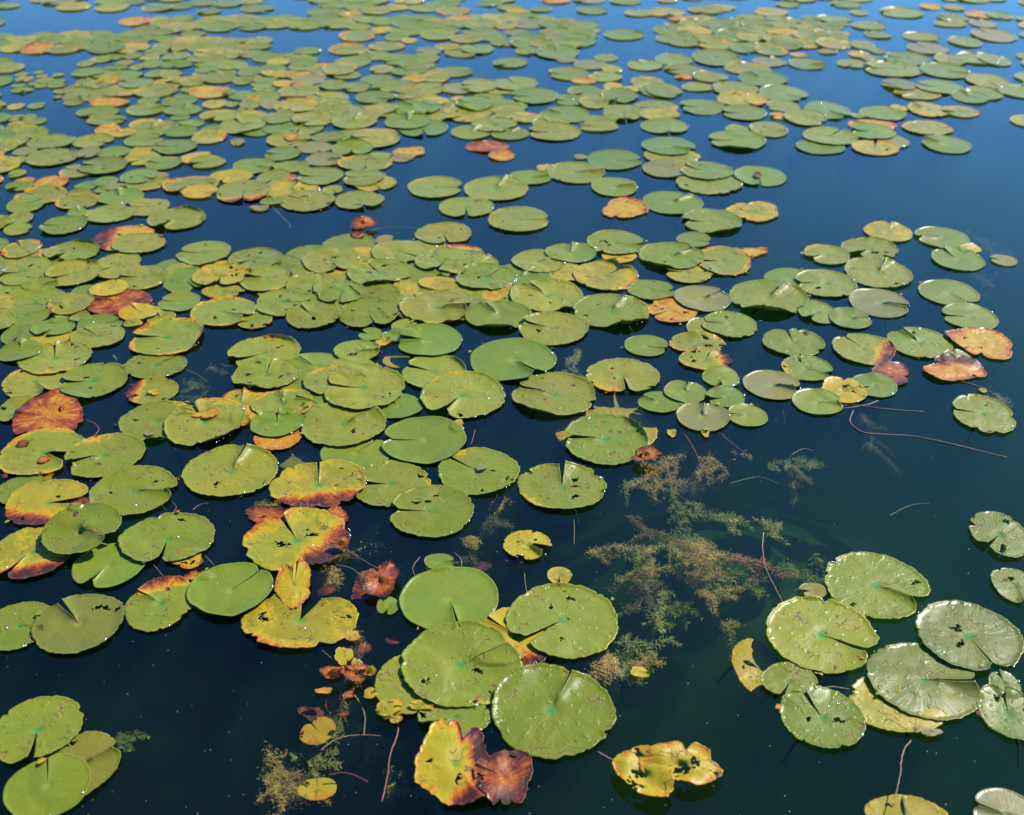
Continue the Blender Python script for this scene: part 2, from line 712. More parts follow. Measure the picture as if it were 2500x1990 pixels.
# stems and roots: width mm, colour, depth mm at the points, then points
STEMS = """
2.4 r 8 640,1255 660,1290 690,1310 700,1345 | red tangled root below the torn pad
2.0 m 4 690,1400 700,1425 735,1470 | pink thread between the yellow scrap and the speckled pad
2.2 t 10 760,1560 800,1600 850,1640 865,1690 | tan thread below the speckled pad
2.0 r 10 560,1400 590,1385 640,1372 | reddish thread behind the oak-shaped scrap
2.2 t 16 180,1180 215,1196 240,1200 | tan thread behind the orange-bottomed pad
2.0 r 10 40,1165 80,1150 120,1158 140,1172 | red root across the brown algae tangle
2.0 t 12 700,940 675,958 640,965 | forked tan root under the pad with the snail
2.4 g 20 1380,1225 1400,1260 1402,1330 | green stem hanging below the butterfly-shaped pad
2.4 g 20 1278,1372 1282,1420 1290,1470 | pale stem dropping from the lone bright yellow pad
2.0 t 40 1780,1180 1850,1165 1900,1180 | dim tan thread above the weed island
2.0 t 60 2170,1260 2220,1235 2270,1228 | dim brown stem deep in open water
2.0 r 50 1350,1450 1400,1470 1450,1440 | dark red thread under the tiny round yellow pad
3.2 m 0 2083,1003 2075,1028 2090,1045 2110,1056 2150,1060 2220,1064 2270,1072 2330,1085 2390,1100 2460,1117 | long pink runner curving across open water to the right edge
2.6 m 0 2045,991 2090,989 2160,998 2256,1005 | straight pinkish stem left of the long runner
2.8 m 0 2145,978 2110,990 2052,997 | short stem leaning from the small kidney pad
2.6 r 0 2290,922 2350,932 2400,948 2432,966 | thin red stem under the curled orange leaf
3.0 m 2 730,1262 760,1282 800,1298 850,1345 922,1388 | arched pink stem running from the half red pad
2.6 t 12 808,1377 850,1385 871,1397 900,1422 | pale tan root beside the dark maroon leaf
2.4 m 0 212,1025 236,1038 240,1052 223,1072 | hooked stem of the torn red leaf
2.6 o 4 20,976 70,979 111,984 | orange stem lying across the torn red leaf
2.4 g 4 451,901 480,914 506,932 | thin olive stem beside the pad with the slit rim
2.2 g 4 539,889 560,894 612,885 | green stem under the curled-rim pad
4.0 g 2 661,500 692,534 706,548 709,556 | club-ended green stem in the blue channel
2.6 r 14 904,565 925,558 960,555 1022,557 | long pink stem trailing from the curled red leaf
3.2 t 14 1864,1300 1862,1335 1868,1382 1890,1430 1914,1477 | pale stem joining the weeds to the cracked pad
3.0 t 6 2227,1804 2208,1830 2200,1860 2198,1890 2184,1950 | wavy tan stem rising to the mottled crescent pad
3.2 t 20 781,1833 820,1806 871,1795 938,1797 | horizontal tan root at the lower middle
4.0 r 16 975,1761 968,1800 953,1840 945,1900 932,1960 | reddish upright root at the lower middle
3.0 r 20 802,1891 850,1888 898,1909 | short reddish root bending away, lower middle
3.0 t 10 862,1692 880,1720 891,1750 888,1796 | tan stem dropping from the red shrivelled scrap
3.6 m 0 1459,1836 1495,1855 1541,1880 | pink stem between the lowest pad and the curled yellow leaf
3.6 m -6 1592,1888 1605,1862 1630,1845 1664,1843 | knobbly pink stem looping between the yellow leaves
3.0 t 2 1998,1684 2030,1677 2073,1683 | orange stem behind the oval pad
2.6 t 14 485,1345 505,1362 522,1380 | thin stem behind the pointed-tip pad
2.2 t 14 370,1374 405,1413 | straight thin stem behind the green scalloped pad
2.6 r 10 1660,1046 1685,1080 1705,1120 1712,1145 | reddish stem rising through the tan weeds
2.6 r 8 1760,1058 1790,1085 1838,1121 | red-brown stem lying in the tan weeds below the smooth tan pad
2.0 t 60 1640,1200 1690,1230 1700,1250 | curved brown stem among the weeds
2.0 t 10 1933,1110 1960,1096 1985,1100 | small arched brown twig in open water
2.4 r 6 1160,1050 1155,1068 1150,1085 | beaded reddish stalk behind the pink-flake pad
2.4 t 6 1110,1350 1125,1365 1127,1390 | tan hooped stem behind the biggest smooth pad
2.4 t 30 1025,1360 1008,1385 1014,1408 | curled tan tendril left of the hooped stem
2.0 m 10 420,1225 430,1238 420,1255 | little pink hooked root between green pads
2.0 t 4 470,1245 488,1232 508,1228 | thin forked root beneath the glaring-notch pad
"""
# water weed: depth mm, colour, bushiness, points | label
WEEDS = """
90 b 1.3 780,1310 810,1345 850,1360 | brown weed around the folded brick-red leaf
120 b 1.3 860,1520 880,1570 870,1620 840,1660
110 b 1.3 700,1290 745,1330 760,1380
130 b 1.2 840,1700 830,1760 815,1800
130 b 1.3 1200,1260 1230,1300 1280,1330
30 t 1.2 1682,1075 1665,1110 1630,1135 1590,1158 1560,1182 | tan feathery weed slanting below the smooth tan pad
45 t 1.1 1555,1182 1590,1190 1640,1172 1650,1200
80 g 1.3 1575,1168 1541,1182 1512,1200 | green weed sprig reaching toward the butterfly-shaped pad
40 t 1.3 1690,1090 1720,1112 1760,1140 1778,1160
60 t 1.1 1700,1125 1715,1150 1725,1170
35 t 1.3 1773,1075 1795,1100 1800,1115
90 g 1.3 1638,1172 1640,1213 1662,1245 1675,1258 | curled green weed tip pointing at the pale bud
60 g 1.4 1676,1258 1720,1256 1770,1260 1795,1270 | bright green weed plume right of the weed bed
110 b 1.4 1525,1258 1560,1278 1588,1315
120 g 1.2 1605,1300 1640,1312 1683,1325
70 t 1.2 1435,1352 1460,1345 1500,1336 1560,1338 1600,1342 | long thin weed runner stretching left from the weed bed
90 g 1.3 1540,1330 1560,1350 1590,1365
80 t 1.6 1640,1318 1690,1332 1745,1340
90 g 1.4 1650,1325 1665,1345 1685,1320
55 t 1.7 1650,1362 1700,1352 1740,1350 1790,1360
40 r 1.3 1780,1358 1820,1366 1858,1376 1890,1395 | rusty red weed branch at the right of the weed bed
90 t 1.4 1552,1400 1600,1390 1640,1384
80 t 1.3 1500,1418 1540,1404 1578,1402 | tan weed tip left below the weed bed
70 t 1.6 1668,1398 1715,1410 1760,1412
60 t 1.4 1700,1442 1735,1458 1745,1500 | tan weed tuft hanging below the weed bed
160 b 1.6 1470,1438 1530,1440 1568,1452 1558,1485
60 g 1.3 1617,1438 1612,1480 1600,1522 | upright green and tan weed cone in open water
150 g 1.3 1625,1470 1690,1478
150 g 1.3 1760,1385 1830,1420 1850,1460
100 g 1.4 1870,1145 1905,1128 1945,1142 | green weed island in open water
110 g 1.2 1945,1145 1975,1132 2010,1138 | small green sprig beside the green weed island
140 t 1.3 1935,1140 1934,1188
50 g 1.1 1868,1312 1888,1300 1906,1282 | single green sprig right of the weed bed
170 g 1.4 1985,1350 2000,1374
180 g 1.4 1890,1385 1945,1392
170 g 1.2 1960,1390 1985,1420
60 g 1.3 1495,1570 1550,1568 1625,1578 | dark green weed mat right of the pale pad @
50 t 1.1 1530,1622 1575,1620 1600,1595
90 g 1.5 1480,1600 1510,1645 1560,1655
80 g 1.5 1500,1585 1540,1610 1560,1650
60 t 1.3 650,1830 675,1868 705,1915 | tan weed with thick stem at the lower middle
50 g 1.2 755,1795 761,1845 766,1895 | upright green weed in front of the orange sunken pad
50 t 1.4 655,1905 700,1930 745,1950
90 t 1.4 862,1765 885,1800 905,1835
90 t 1.4 815,1800 870,1818 915,1822
110 t 1.3 925,1815 960,1828 990,1850
80 t 1.3 950,1862 962,1900 968,1945
140 b 1.4 845,1870 855,1930
80 t 1.3 700,1870 725,1900 735,1930
110 g 1.2 1010,1810 1040,1835 1035,1865
80 g 1.3 855,1348 885,1335 915,1328 | green weed tuft beside the arched pink stem
130 g 1.2 995,1375 1015,1362 1035,1372
110 t 1.3 950,1400 985,1412 1005,1425
150 b 1.3 1150,1310 1140,1350 1165,1375
60 t 1.0 545,1228 600,1231 655,1236 | straight weed stem below the holed pad
120 g 1.3 430,968 470,972 510,980
140 g 1.2 440,930 490,940
110 b 1.2 510,900 545,890
40 g 0.9 1418,838 1408,872 1395,908 | pinnate weed frond between two pads in the middle
150 b 1.4 2105,1012 2118,1050 2126,1095
160 b 1.4 2360,565 2405,598 2440,640
170 b 1.3 2370,670 2430,700
60 t 1.3 2425,960 2450,985
110 g 1.2 815,1560 840,1548 855,1535
140 g 1.2 285,1790 312,1805 300,1830
150 t 1.2 1760,1520 1790,1545
150 g 1.2 1440,1560 1460,1530
"""
# balls of thread algae: x y radius(mm) depth colour
ALGAE = """
1215 1232 34 40 t | fuzzy tan algae ball right below a round green pad
1150 1325 22 70 t
90 1142 45 20 t | brown algae tangle at the left edge between pads
790 1412 45 60 t
1025 1740 28 50 t
1470 1628 38 12 t | olive algae cushion under the pale pad
1225 1290 30 130 b
880 1830 40 90 b
1700 1395 55 110 t
1590 1450 50 140 b
1680 1190 40 110 b
1740 1130 30 90 b
700 1925 45 70 b
1700 1340 45 100 t
240 1145 22 60 b
"""
# ------------------------------------------------------------------ photo pixel <-> water plane
cp, sp = math.cos(PITCH), math.sin(PITCH)
def ground(px, py, z=0.0):
    u, v = (px - CX) / F, (py - CY) / F
    dy, dz = cp - v * sp, -sp - v * cp
    t = (z - CAM_H) / dz
    return u * t, dy * t
def image(X, Y, Z=0.0):
    dz = Z - CAM_H
    depth = Y * cp - dz * sp
    return CX + F * X / depth, CY - F * (Y * sp + dz * cp) / depth

# ------------------------------------------------------------------ materials
def new_mat(name):
    m = bpy.data.materials.new(name); m.use_nodes = True
    nt = m.node_tree; nt.nodes.clear()
    return m, nt.nodes, nt.links, nt.nodes.new("ShaderNodeOutputMaterial")
class G:
    """small helper for node graphs"""
    def __init__(s, n, l): s.n, s.l = n, l
    def put(s, sock, v):
        if hasattr(v, "is_linked") or isinstance(v, bpy.types.NodeSocket): s.l.new(v, sock)
        else: sock.default_value = v
    def math(s, op, a, b=0.0, c=0.0, clamp=False):
        k = s.n.new("ShaderNodeMath"); k.operation = op; k.use_clamp = clamp
        for i, v in enumerate((a, b, c)): s.put(k.inputs[i], v)
        return k.outputs[0]
    def mix(s, f, a, b, mode='MIX'):
        k = s.n.new("ShaderNodeMix"); k.data_type = 'RGBA'; k.blend_type = mode
        s.put(k.inputs[0], f); s.put(k.inputs[6], a); s.put(k.inputs[7], b)
        return k.outputs[2]
    def noise(s, vec, scale, detail=2.0, rough=0.5, w=None):
        k = s.n.new("ShaderNodeTexNoise")
        if w is not None: k.noise_dimensions = '4D'; s.put(k.inputs['W'], w)
        s.put(k.inputs['Vector'], vec); s.put(k.inputs['Scale'], scale)
        k.inputs['Detail'].default_value = detail; k.inputs['Roughness'].default_value = rough
        return k.outputs[0]
    def ramp(s, f, stops, interp='LINEAR'):
        k = s.n.new("ShaderNodeValToRGB"); e = k.color_ramp; e.interpolation = interp
        while len(e.elements) < len(stops): e.elements.new(0.5)
        for el, (p, c) in zip(e.elements, stops): el.position = p; el.color = (*c, 1) if len(c) == 3 else c
        s.put(k.inputs[0], f)
        return k.outputs[0]
    def rng(s, v, a, b, c=0.0, d=1.0, smooth=False):
        k = s.n.new("ShaderNodeMapRange"); s.put(k.inputs[0], v)
        if smooth: k.interpolation_type = 'SMOOTHSTEP'
        for i, x in enumerate((a, b, c, d)): k.inputs[i + 1].default_value = x
        return k.outputs[0]

def pad_material():
    m, n, l, out = new_mat("lily_pad_leaf"); g = G(n, l)
    pol = n.new("ShaderNodeAttribute"); pol.attribute_name = "pol"
    tint = n.new("ShaderNodeAttribute"); tint.attribute_name = "tint"
    au = n.new("ShaderNodeAttribute"); au.attribute_name = "aut"
    sep = n.new("ShaderNodeSeparateXYZ"); l.new(pol.outputs['Vector'], sep.inputs[0])
    rho, th, seed = sep.outputs
    sa = n.new("ShaderNodeSeparateXYZ"); l.new(au.outputs['Vector'], sa.inputs[0])
    aut, dmg, fresh = sa.outputs
    pos = n.new("ShaderNodeNewGeometry").outputs['Position']
    ang = g.math('MULTIPLY', th, math.tau)
    cs, sn = g.math('COSINE', ang), g.math('SINE', ang)
    # wedge-shaped vein coordinates: many around, few outward
    cv = n.new("ShaderNodeCombineXYZ"); g.put(cv.inputs[0], g.math('MULTIPLY', cs, 9.0)); g.put(cv.inputs[1], g.math('MULTIPLY', sn, 9.0))
    g.put(cv.inputs[2], g.math('ADD', g.math('MULTIPLY', rho, 1.3), seed))
    vein = g.noise(cv.outputs[0], 1.0, 3.0, 0.6)
    veinl = g.math('ABSOLUTE', g.math('SUBTRACT', g.noise(cv.outputs[0], 0.8, 1.0, 0.5), 0.5))
    veinl = g.rng(veinl, 0.0, 0.03, 1.0, 0.0, True)
    base = tint.outputs['Color']
    n1 = g.noise(pos, 9.0, 4.0, 0.6, seed)
    n2 = g.noise(pos, 38.0, 4.0, 0.65, seed)
    n3 = g.noise(pos, 160.0, 2.0, 0.6, seed)
    base = g.mix(g.rng(n1, 0.35, 0.7), base, g.mix(1.0, base, (1.25, 1.02, 0.62, 1), 'MULTIPLY'))
    base = g.mix(g.math('MULTIPLY', g.rng(vein, 0.35, 0.65), 0.22), base, g.mix(1.0, base, (0.66, 0.78, 0.6, 1), 'MULTIPLY'))
    base = g.mix(g.math('MULTIPLY', veinl, 0.20), base, g.mix(1.0, base, (1.35, 1.4, 1.0, 1), 'MULTIPLY'))
    base = g.mix(g.math('MULTIPLY', g.rng(n2, 0.45, 0.75), 0.4), base, g.mix(1.0, base, (0.78, 0.72, 0.7, 1), 'MULTIPLY'))
    base = g.mix(g.math('MULTIPLY', g.rng(n3, 0.5, 0.8), 0.35), base, (0.19, 0.17, 0.03, 1))
    # emerald stem point with rays
    eme = g.rng(g.math('ADD', rho, g.math('MULTIPLY', g.math('SUBTRACT', vein, 0.5), 0.45)), 0.01, 0.13, 1.0, 0.0, True)
    base = g.mix(g.math('MULTIPLY', eme, 0.95), base, g.mix(fresh, (0.003, 0.150, 0.018, 1), (0.15, 0.18, 0.008, 1)))
    # autumn colours
    a = g.math('ADD', aut, g.math('MULTIPLY', g.math('SUBTRACT', n2, 0.5), 0.75))
    a = g.math('ADD', a, g.math('MULTIPLY', g.math('SUBTRACT', n1, 0.5), 0.60))
    a = g.math('ADD', a, g.math('MULTIPLY', g.math('SUBTRACT', vein, 0.5), 0.42))
    a = g.math('ADD', a, g.math('MULTIPLY', g.math('SUBTRACT', n3, 0.5), 0.34))
    a = g.math('SUBTRACT', a, g.math('MULTIPLY', veinl, 0.07))
    af = g.rng(a, 0.34, 0.46)
    autc = g.ramp(a, [(0.30, (0.16, 0.165, 0.012)), (0.48, (0.29, 0.215, 0.008)), (0.64, (0.32, 0.135, 0.008)), (0.78, (0.23, 0.050, 0.006)), (0.92, (0.12, 0.022, 0.006)), (1.0, (0.04, 0.012, 0.010))])
    autc = g.mix(g.math('MULTIPLY', g.rng(vein, 0.4, 0.6), 0.3), autc, g.mix(1.0, autc, (0.7, 0.6, 0.6, 1), 'MULTIPLY'))
    base = g.mix(af, base, autc)
    # insect trails, scabs and dark spots
    sc = g.math('ABSOLUTE', g.math('SUBTRACT', g.noise(pos, 42.0, 1.5, 0.5, g.math('ADD', seed, 5.0)), 0.5))
    msk = g.rng(g.noise(pos, 17.0, 2.0, 0.5, g.math('ADD', seed, 9.0)), 0.565, 0.60)
    trail = g.math('MULTIPLY', g.rng(sc, 0.010, 0.024, 1.0, 0.0), msk)
    trail = g.math('MULTIPLY', trail, dmg)
    base = g.mix(g.math('MULTIPLY', trail, 1.0, clamp=True), base, (0.035, 0.010, 0.004, 1))
    halo = g.math('MULTIPLY', g.math('MULTIPLY', g.rng(sc, 0.01, 0.07, 0.35, 0.0), msk), dmg)
    base = g.mix(halo, base, (0.22, 0.16, 0.04, 1))
    vo = n.new("ShaderNodeTexVoronoi"); vo.voronoi_dimensions = '4D'; g.put(vo.inputs['W'], seed)
    vo.inputs['Scale'].default_value = 34.0; vo.inputs['Randomness'].default_value = 1.0
    wob = n.new("ShaderNodeVectorMath"); wob.operation = 'ADD'; l.new(pos, wob.inputs[0])
    wv = n.new("ShaderNodeTexNoise"); wv.inputs['Scale'].default_value = 120.0; l.new(pos, wv.inputs['Vector'])
    ws = n.new("ShaderNodeVectorMath"); ws.operation = 'SCALE'; ws.inputs['Scale'].default_value = 0.034; l.new(wv.outputs['Color'], ws.inputs[0])
    l.new(ws.outputs[0], wob.inputs[1]); l.new(wob.outputs[0], vo.inputs['Vector'])
    cell = n.new("ShaderNodeSeparateXYZ"); l.new(vo.outputs['Color'], cell.inputs[0])
    pick = g.math('MULTIPLY', g.math('GREATER_THAN', cell.outputs[0], 0.6), g.math('MULTIPLY', g.math('MULTIPLY', cell.outputs[1], cell.outputs[2]), 0.34))
    spot = g.math('MULTIPLY', g.math('LESS_THAN', vo.outputs['Distance'], pick), dmg, clamp=True)
    ring = g.math('MULTIPLY', g.math('LESS_THAN', vo.outputs['Distance'], g.math('MULTIPLY', pick, 1.35)), dmg, clamp=True)
    base = g.mix(g.math('MULTIPLY', ring, 0.6), base, (0.14, 0.06, 0.018, 1))
    base = g.mix(g.math('MULTIPLY', spot, 0.9), base, (0.018, 0.010, 0.007, 1))
    v2 = n.new("ShaderNodeTexVoronoi"); v2.voronoi_dimensions = '4D'; g.put(v2.inputs['W'], g.math('ADD', seed, 3.3)); v2.inputs['Scale'].default_value = 85.0; l.new(wob.outputs[0], v2.inputs['Vector'])
    c2 = n.new("ShaderNodeSeparateXYZ"); l.new(v2.outputs['Color'], c2.inputs[0])
    fleck = g.math('MULTIPLY', g.math('LESS_THAN', v2.outputs['Distance'], g.math('MULTIPLY', g.math('GREATER_THAN', c2.outputs[0], 0.84), g.math('MULTIPLY', c2.outputs[1], 0.42))), dmg, clamp=True)
    base = g.mix(g.math('MULTIPLY', fleck, 0.95), base, (0.035, 0.014, 0.007, 1))
    # pale worn rim
    rim = g.rng(rho, 0.972, 1.0, 0.0, 0.35)
    base = g.mix(g.math('MULTIPLY', rim, g.rng(n1, 0.48, 0.62)), base, g.mix(g.rng(aut, 0.2, 0.5), (0.20, 0.19, 0.05, 1), (0.21, 0.09, 0.03, 1)))
    p = n.new("ShaderNodeBsdfPrincipled")
    l.new(base, p.inputs['Base Color'])
    rgh = g.math('ADD', g.rng(n1, 0.3, 0.7, 0.34, 0.50), g.math('MULTIPLY', trail, 0.2))
    rgh = g.math('SUBTRACT', rgh, g.rng(rho, 0.86, 0.92, 0.0, 0.13))
    g.put(p.inputs['Roughness'], rgh)
    p.inputs['Specular IOR Level'].default_value = 0.16
    p.inputs['Coat Weight'].default_value = 0.0; p.inputs['Coat Roughness'].default_value = 0.16
    pk = g.noise(pos, 30.0, 1.0, 0.4, seed)
    h = g.math('ADD', g.math('MULTIPLY', vein, 0.42), g.math('MULTIPLY', pk, g.math('ADD', g.math('MULTIPLY', dmg, 1.2), 0.4)))
    h = g.math('ADD', h, g.math('MULTIPLY', g.rng(g.noise(pos, 62.0, 1.0, 0.4, seed), 0.60, 0.74, smooth=True), g.math('MULTIPLY', dmg, 0.9)))
    h = g.math('SUBTRACT', h, g.math('MULTIPLY', g.math('ADD', trail, spot), 0.7))
    h = g.math('ADD', h, g.math('MULTIPLY', veinl, 0.12))
    b = n.new("ShaderNodeBump"); b.inputs['Strength'].default_value = 0.5; b.inputs['Distance'].default_value = 0.0028
    l.new(h, b.inputs['Height']); l.new(b.outputs[0], p.inputs['Normal'])
    t = n.new("ShaderNodeBsdfTranslucent")
    l.new(g.mix(1.0, base, (1.5, 1.9, 0.55, 1), 'MULTIPLY'), t.inputs[0])
    mx = n.new("ShaderNodeMixShader"); mx.inputs[0].default_value = 0.22
    l.new(p.outputs[0], mx.inputs[1]); l.new(t.outputs[0], mx.inputs[2]); l.new(mx.outputs[0], out.inputs[0])
    return m

def plain_leaf(name, c1, c2, scale=60.0, rough=0.5, trans=0.25):
    m, n, l, out = new_mat(name); g = G(n, l)
    pos = n.new("ShaderNodeNewGeometry").outputs['Position']
    base = g.mix(g.rng(g.noise(pos, scale, 3.0, 0.6), 0.35, 0.65), tuple(v * .55 for v in c1) + (1,), tuple(v * .55 for v in c2) + (1,))
    p = n.new("ShaderNodeBsdfPrincipled"); l.new(base, p.inputs['Base Color']); p.inputs['Roughness'].default_value = rough
    t = n.new("ShaderNodeBsdfTranslucent"); l.new(base, t.inputs[0])
    mx = n.new("ShaderNodeMixShader"); mx.inputs[0].default_value = trans
    l.new(p.outputs[0], mx.inputs[1]); l.new(t.outputs[0], mx.inputs[2]); l.new(mx.outputs[0], out.inputs[0])
    return m

M_PAD = pad_material()
M_STEM = {'m': plain_leaf("stem_pink", (0.34, 0.13, 0.10), (0.20, 0.08, 0.06), 90, 0.45, 0.1),
          'r': plain_leaf("stem_red", (0.30, 0.07, 0.04), (0.16, 0.05, 0.03), 90, 0.5, 0.1),
          't': plain_leaf("stem_tan", (0.36, 0.21, 0.09), (0.20, 0.12, 0.05), 90, 0.5, 0.1),
          'o': plain_leaf("stem_orange", (0.48, 0.22, 0.04), (0.34, 0.14, 0.03), 90, 0.5, 0.1),
          'g': plain_leaf("stem_olive", (0.22, 0.20, 0.06), (0.14, 0.15, 0.04), 90, 0.5, 0.1)}
M_WEED = {'t': plain_leaf("weed_tan", (0.80, 0.55, 0.10), (0.55, 0.33, 0.07), 35, 0.6, 0.35),
          'g': plain_leaf("weed_green", (0.36, 0.46, 0.06), (0.60, 0.50, 0.08), 35, 0.6, 0.35),
          'b': plain_leaf("weed_brown", (0.45, 0.28, 0.14), (0.3, 0.19, 0.09), 35, 0.6, 0.35),
          'r': plain_leaf("weed_rust", (0.8, 0.28, 0.13), (0.55, 0.24, 0.1), 35, 0.6, 0.35)}

def water_material():
    m, n, l, out = new_mat("pond_water"); g = G(n, l)
    pos = n.new("ShaderNodeNewGeometry").outputs['Position']
    b = n.new("ShaderNodeBump"); b.inputs['Strength'].default_value = 0.05; b.inputs['Distance'].default_value = 0.01
    l.new(g.noise(pos, 5.0, 2.0, 0.5), b.inputs['Height'])
    gl = n.new("ShaderNodeBsdfGlossy"); gl.inputs['Roughness'].default_value = 0.015; gl.inputs['Color'].default_value = (1, 1, 1, 1); l.new(b.outputs[0], gl.inputs['Normal'])
    tr = n.new("ShaderNodeBsdfTransparent"); tr.inputs[0].default_value = (1, 1, 1, 1)
    fr = n.new("ShaderNodeFresnel"); fr.inputs[0].default_value = 1.26; l.new(b.outputs[0], fr.inputs['Normal'])
    mx = n.new("ShaderNodeMixShader"); l.new(fr.outputs[0], mx.inputs[0]); l.new(tr.outputs[0], mx.inputs[1]); l.new(gl.outputs[0], mx.inputs[2])
    l.new(mx.outputs[0], out.inputs['Surface'])
    vs = n.new("ShaderNodeVolumeScatter"); vs.inputs['Color'].default_value = (0.26, 0.60, 0.30, 1); vs.inputs['Density'].default_value = 0.30; vs.inputs['Anisotropy'].default_value = 0.55
    va = n.new("ShaderNodeVolumeAbsorption"); va.inputs['Color'].default_value = (0.40, 0.62, 0.32, 1); va.inputs['Density'].default_value = 4.0
    ad = n.new("ShaderNodeAddShader"); l.new(vs.outputs[0], ad.inputs[0]); l.new(va.outputs[0], ad.inputs[1]); l.new(ad.outputs[0], out.inputs['Volume'])
    return m

# ------------------------------------------------------------------ mesh helpers
def mesh_np(name, verts, faces, mat, smooth=True, attrs=None):
    me = bpy.data.meshes.new(name)
    verts = np.asarray(verts, dtype=np.float32)
    lens = np.array([len(f) for f in faces], dtype=np.int32)
    flat = np.array([i for f in faces for i in f], dtype=np.int32)
    me.vertices.add(len(verts)); me.vertices.foreach_set("co", verts.ravel())
    me.loops.add(len(flat)); me.loops.foreach_set("vertex_index", flat)
    me.polygons.add(len(lens))
    st = np.zeros(len(lens), dtype=np.int32); st[1:] = np.cumsum(lens)[:-1]
    me.polygons.foreach_set("loop_start", st)
    me.polygons.foreach_set("use_smooth", np.full(len(lens), bool(smooth)))
    me.update(calc_edges=True); me.validate()
    me.materials.append(mat)
    for k, v in (attrs or {}).items():
        a = me.attributes.new(k, 'FLOAT_VECTOR', 'POINT'); a.data.foreach_set("vector", np.asarray(v, dtype=np.float32).ravel())
    return me
def obj(name, me, parent=None, loc=None):
    o = bpy.data.objects.new(name, me); COL.objects.link(o)
    if loc is not None: o.location = loc
    if parent is not None: o.parent = parent
    return o
def tag(o, label, cat, group=None, kind=None):
    if label: o["label"] = label
    if cat: o["category"] = cat
    if group: o["group"] = group
    if kind: o["kind"] = kind

def tube(pts, radii, sides=6):
    pts = [Vector(p) for p in pts]; V, Fc = [], []
    for i, p in enumerate(pts):
        d = (pts[min(i + 1, len(pts) - 1)] - pts[max(i - 1, 0)])
        d = d.normalized() if d.length > 1e-9 else Vector((1, 0, 0))
        a = d.cross(Vector((0, 0, 1)))
        if a.length < 1e-3: a = Vector((1, 0, 0))
        a.normalize(); b = d.cross(a)
        r = radii[i] if hasattr(radii, '__len__') else radii
        for k in range(sides):
            t = math.tau * k / sides
            V.append(p + a * (r * math.cos(t)) + b * (r * math.sin(t)))
    for i in range(len(pts) - 1):
        for k in range(sides):
            k2 = (k + 1) % sides
            Fc.append((i * sides + k, i * sides + k2, (i + 1) * sides + k2, (i + 1) * sides + k))
    Fc.append(tuple(range(sides))[::-1]); Fc.append(tuple((len(pts) - 1) * sides + k for k in range(sides)))
    return V, Fc
def catmull(P, n=6):
    P = [Vector(p) for p in P]
    if len(P) < 3: return [P[0].lerp(P[-1], i / n) for i in range(n + 1)]
    Q = [P[0] * 2 - P[1]] + P + [P[-1] * 2 - P[-2]]; out = []
    for i in range(1, len(Q) - 2):
        for k in range(n):
            t = k / n; a, b, c, d = Q[i - 1], Q[i], Q[i + 1], Q[i + 2]
            out.append(0.5 * ((2 * b) + (c - a) * t + (2 * a - 5 * b + 4 * c - d) * t * t + (-a + 3 * b - 3 * c + d) * t ** 3))
    out.append(P[-1]); return out

# ------------------------------------------------------------------ setting
def box(name, x0, x1, y0, y1, z0, z1, mat):
    v = [(x, y, z) for z in (z0, z1) for y in (y0, y1) for x in (x0, x1)]
    f = [(0, 2, 3, 1), (4, 5, 7, 6), (0, 1, 5, 4), (1, 3, 7, 5), (3, 2, 6, 7), (2, 0, 4, 6)]
    o = obj(name, mesh_np(name, v, f, mat, smooth=False)); return o
water = box("water", -400, 400, -20, 780, -1.25, 0.0, water_material()); water["kind"] = "structure"
bed = box("pond_bed", -402, 402, -22, 782, -1.6, -1.3, plain_leaf("pond_mud", (0.045, 0.05, 0.028), (0.025, 0.03, 0.02), 2.0, 0.9, 0.0)); bed["kind"] = "structure"

# a silt bank rises toward the surface where the weeds root
def bank(X, Y):
    k = np.exp(-(((X - .75) / .85) ** 2 + ((Y - 2.6) / .75) ** 2))
    return -1.05 + .52 * k
gx, gy = np.meshgrid(np.linspace(-1.8, 3.0, 90), np.linspace(.6, 5.0, 80))
gz = bank(gx, gy) 
bv = np.stack([gx.ravel(), gy.ravel(), gz.ravel()], 1)
bf = [(r_ * 90 + c_, r_ * 90 + c_ + 1, (r_ + 1) * 90 + c_ + 1, (r_ + 1) * 90 + c_) for r_ in range(79) for c_ in range(89)]
sb = obj('pond_bed_bank', mesh_np('pond_bed_bank', bv, bf, plain_leaf("silt", (0.42, 0.36, 0.16), (0.22, 0.22, 0.09), 7.0, 0.9, 0.0))); sb["kind"] = "structure"

# ------------------------------------------------------------------ lily pads
TINT = {'g': (0.100, 0.130, 0.010), 'f': (0.092, 0.133, 0.012), 'l': (0.130, 0.148, 0.015), 'y': (0.165, 0.155, 0.012), 'Y': (0.25, 0.19, 0.008),
        'o': (0.128, 0.140, 0.013), 'O': (0.26, 0.125, 0.008), 'R': (0.115, 0.028, 0.007), 'p': (0.130, 0.122, 0.040), 'b': (0.095, 0.100, 0.014),
        's': (0.076, 0.102, 0.018), 'D': (0.065, 0.012, 0.008)}
AUT = {'g': .10, 'f': -.1, 'l': .16, 'y': .36, 'Y': .42, 'o': .20, 'O': .56, 'R': .80, 'p': -.1, 'b': .1, 's': .02, 'D': .98}
DMG = {'g': 1.0, 'f': 0.0, 'l': 1.0, 'y': 1.0, 'Y': .7, 'o': 1.0, 'O': .6, 'R': .4, 'p': .0, 'b': .25, 's': .9, 'D': 0.0}

class Pad: pass
def parse(block):
    for ln in block.strip().splitlines():
        ln = ln.strip()
        if not ln: continue
        lab = short = None
        if '|' in ln:
            ln, lab = ln.split('|', 1); lab = lab.strip()
            if '@' in lab:
                lab, short = [s.strip() for s in lab.split('@', 1)]
                short = short or None
        yield ln.split(), lab, short

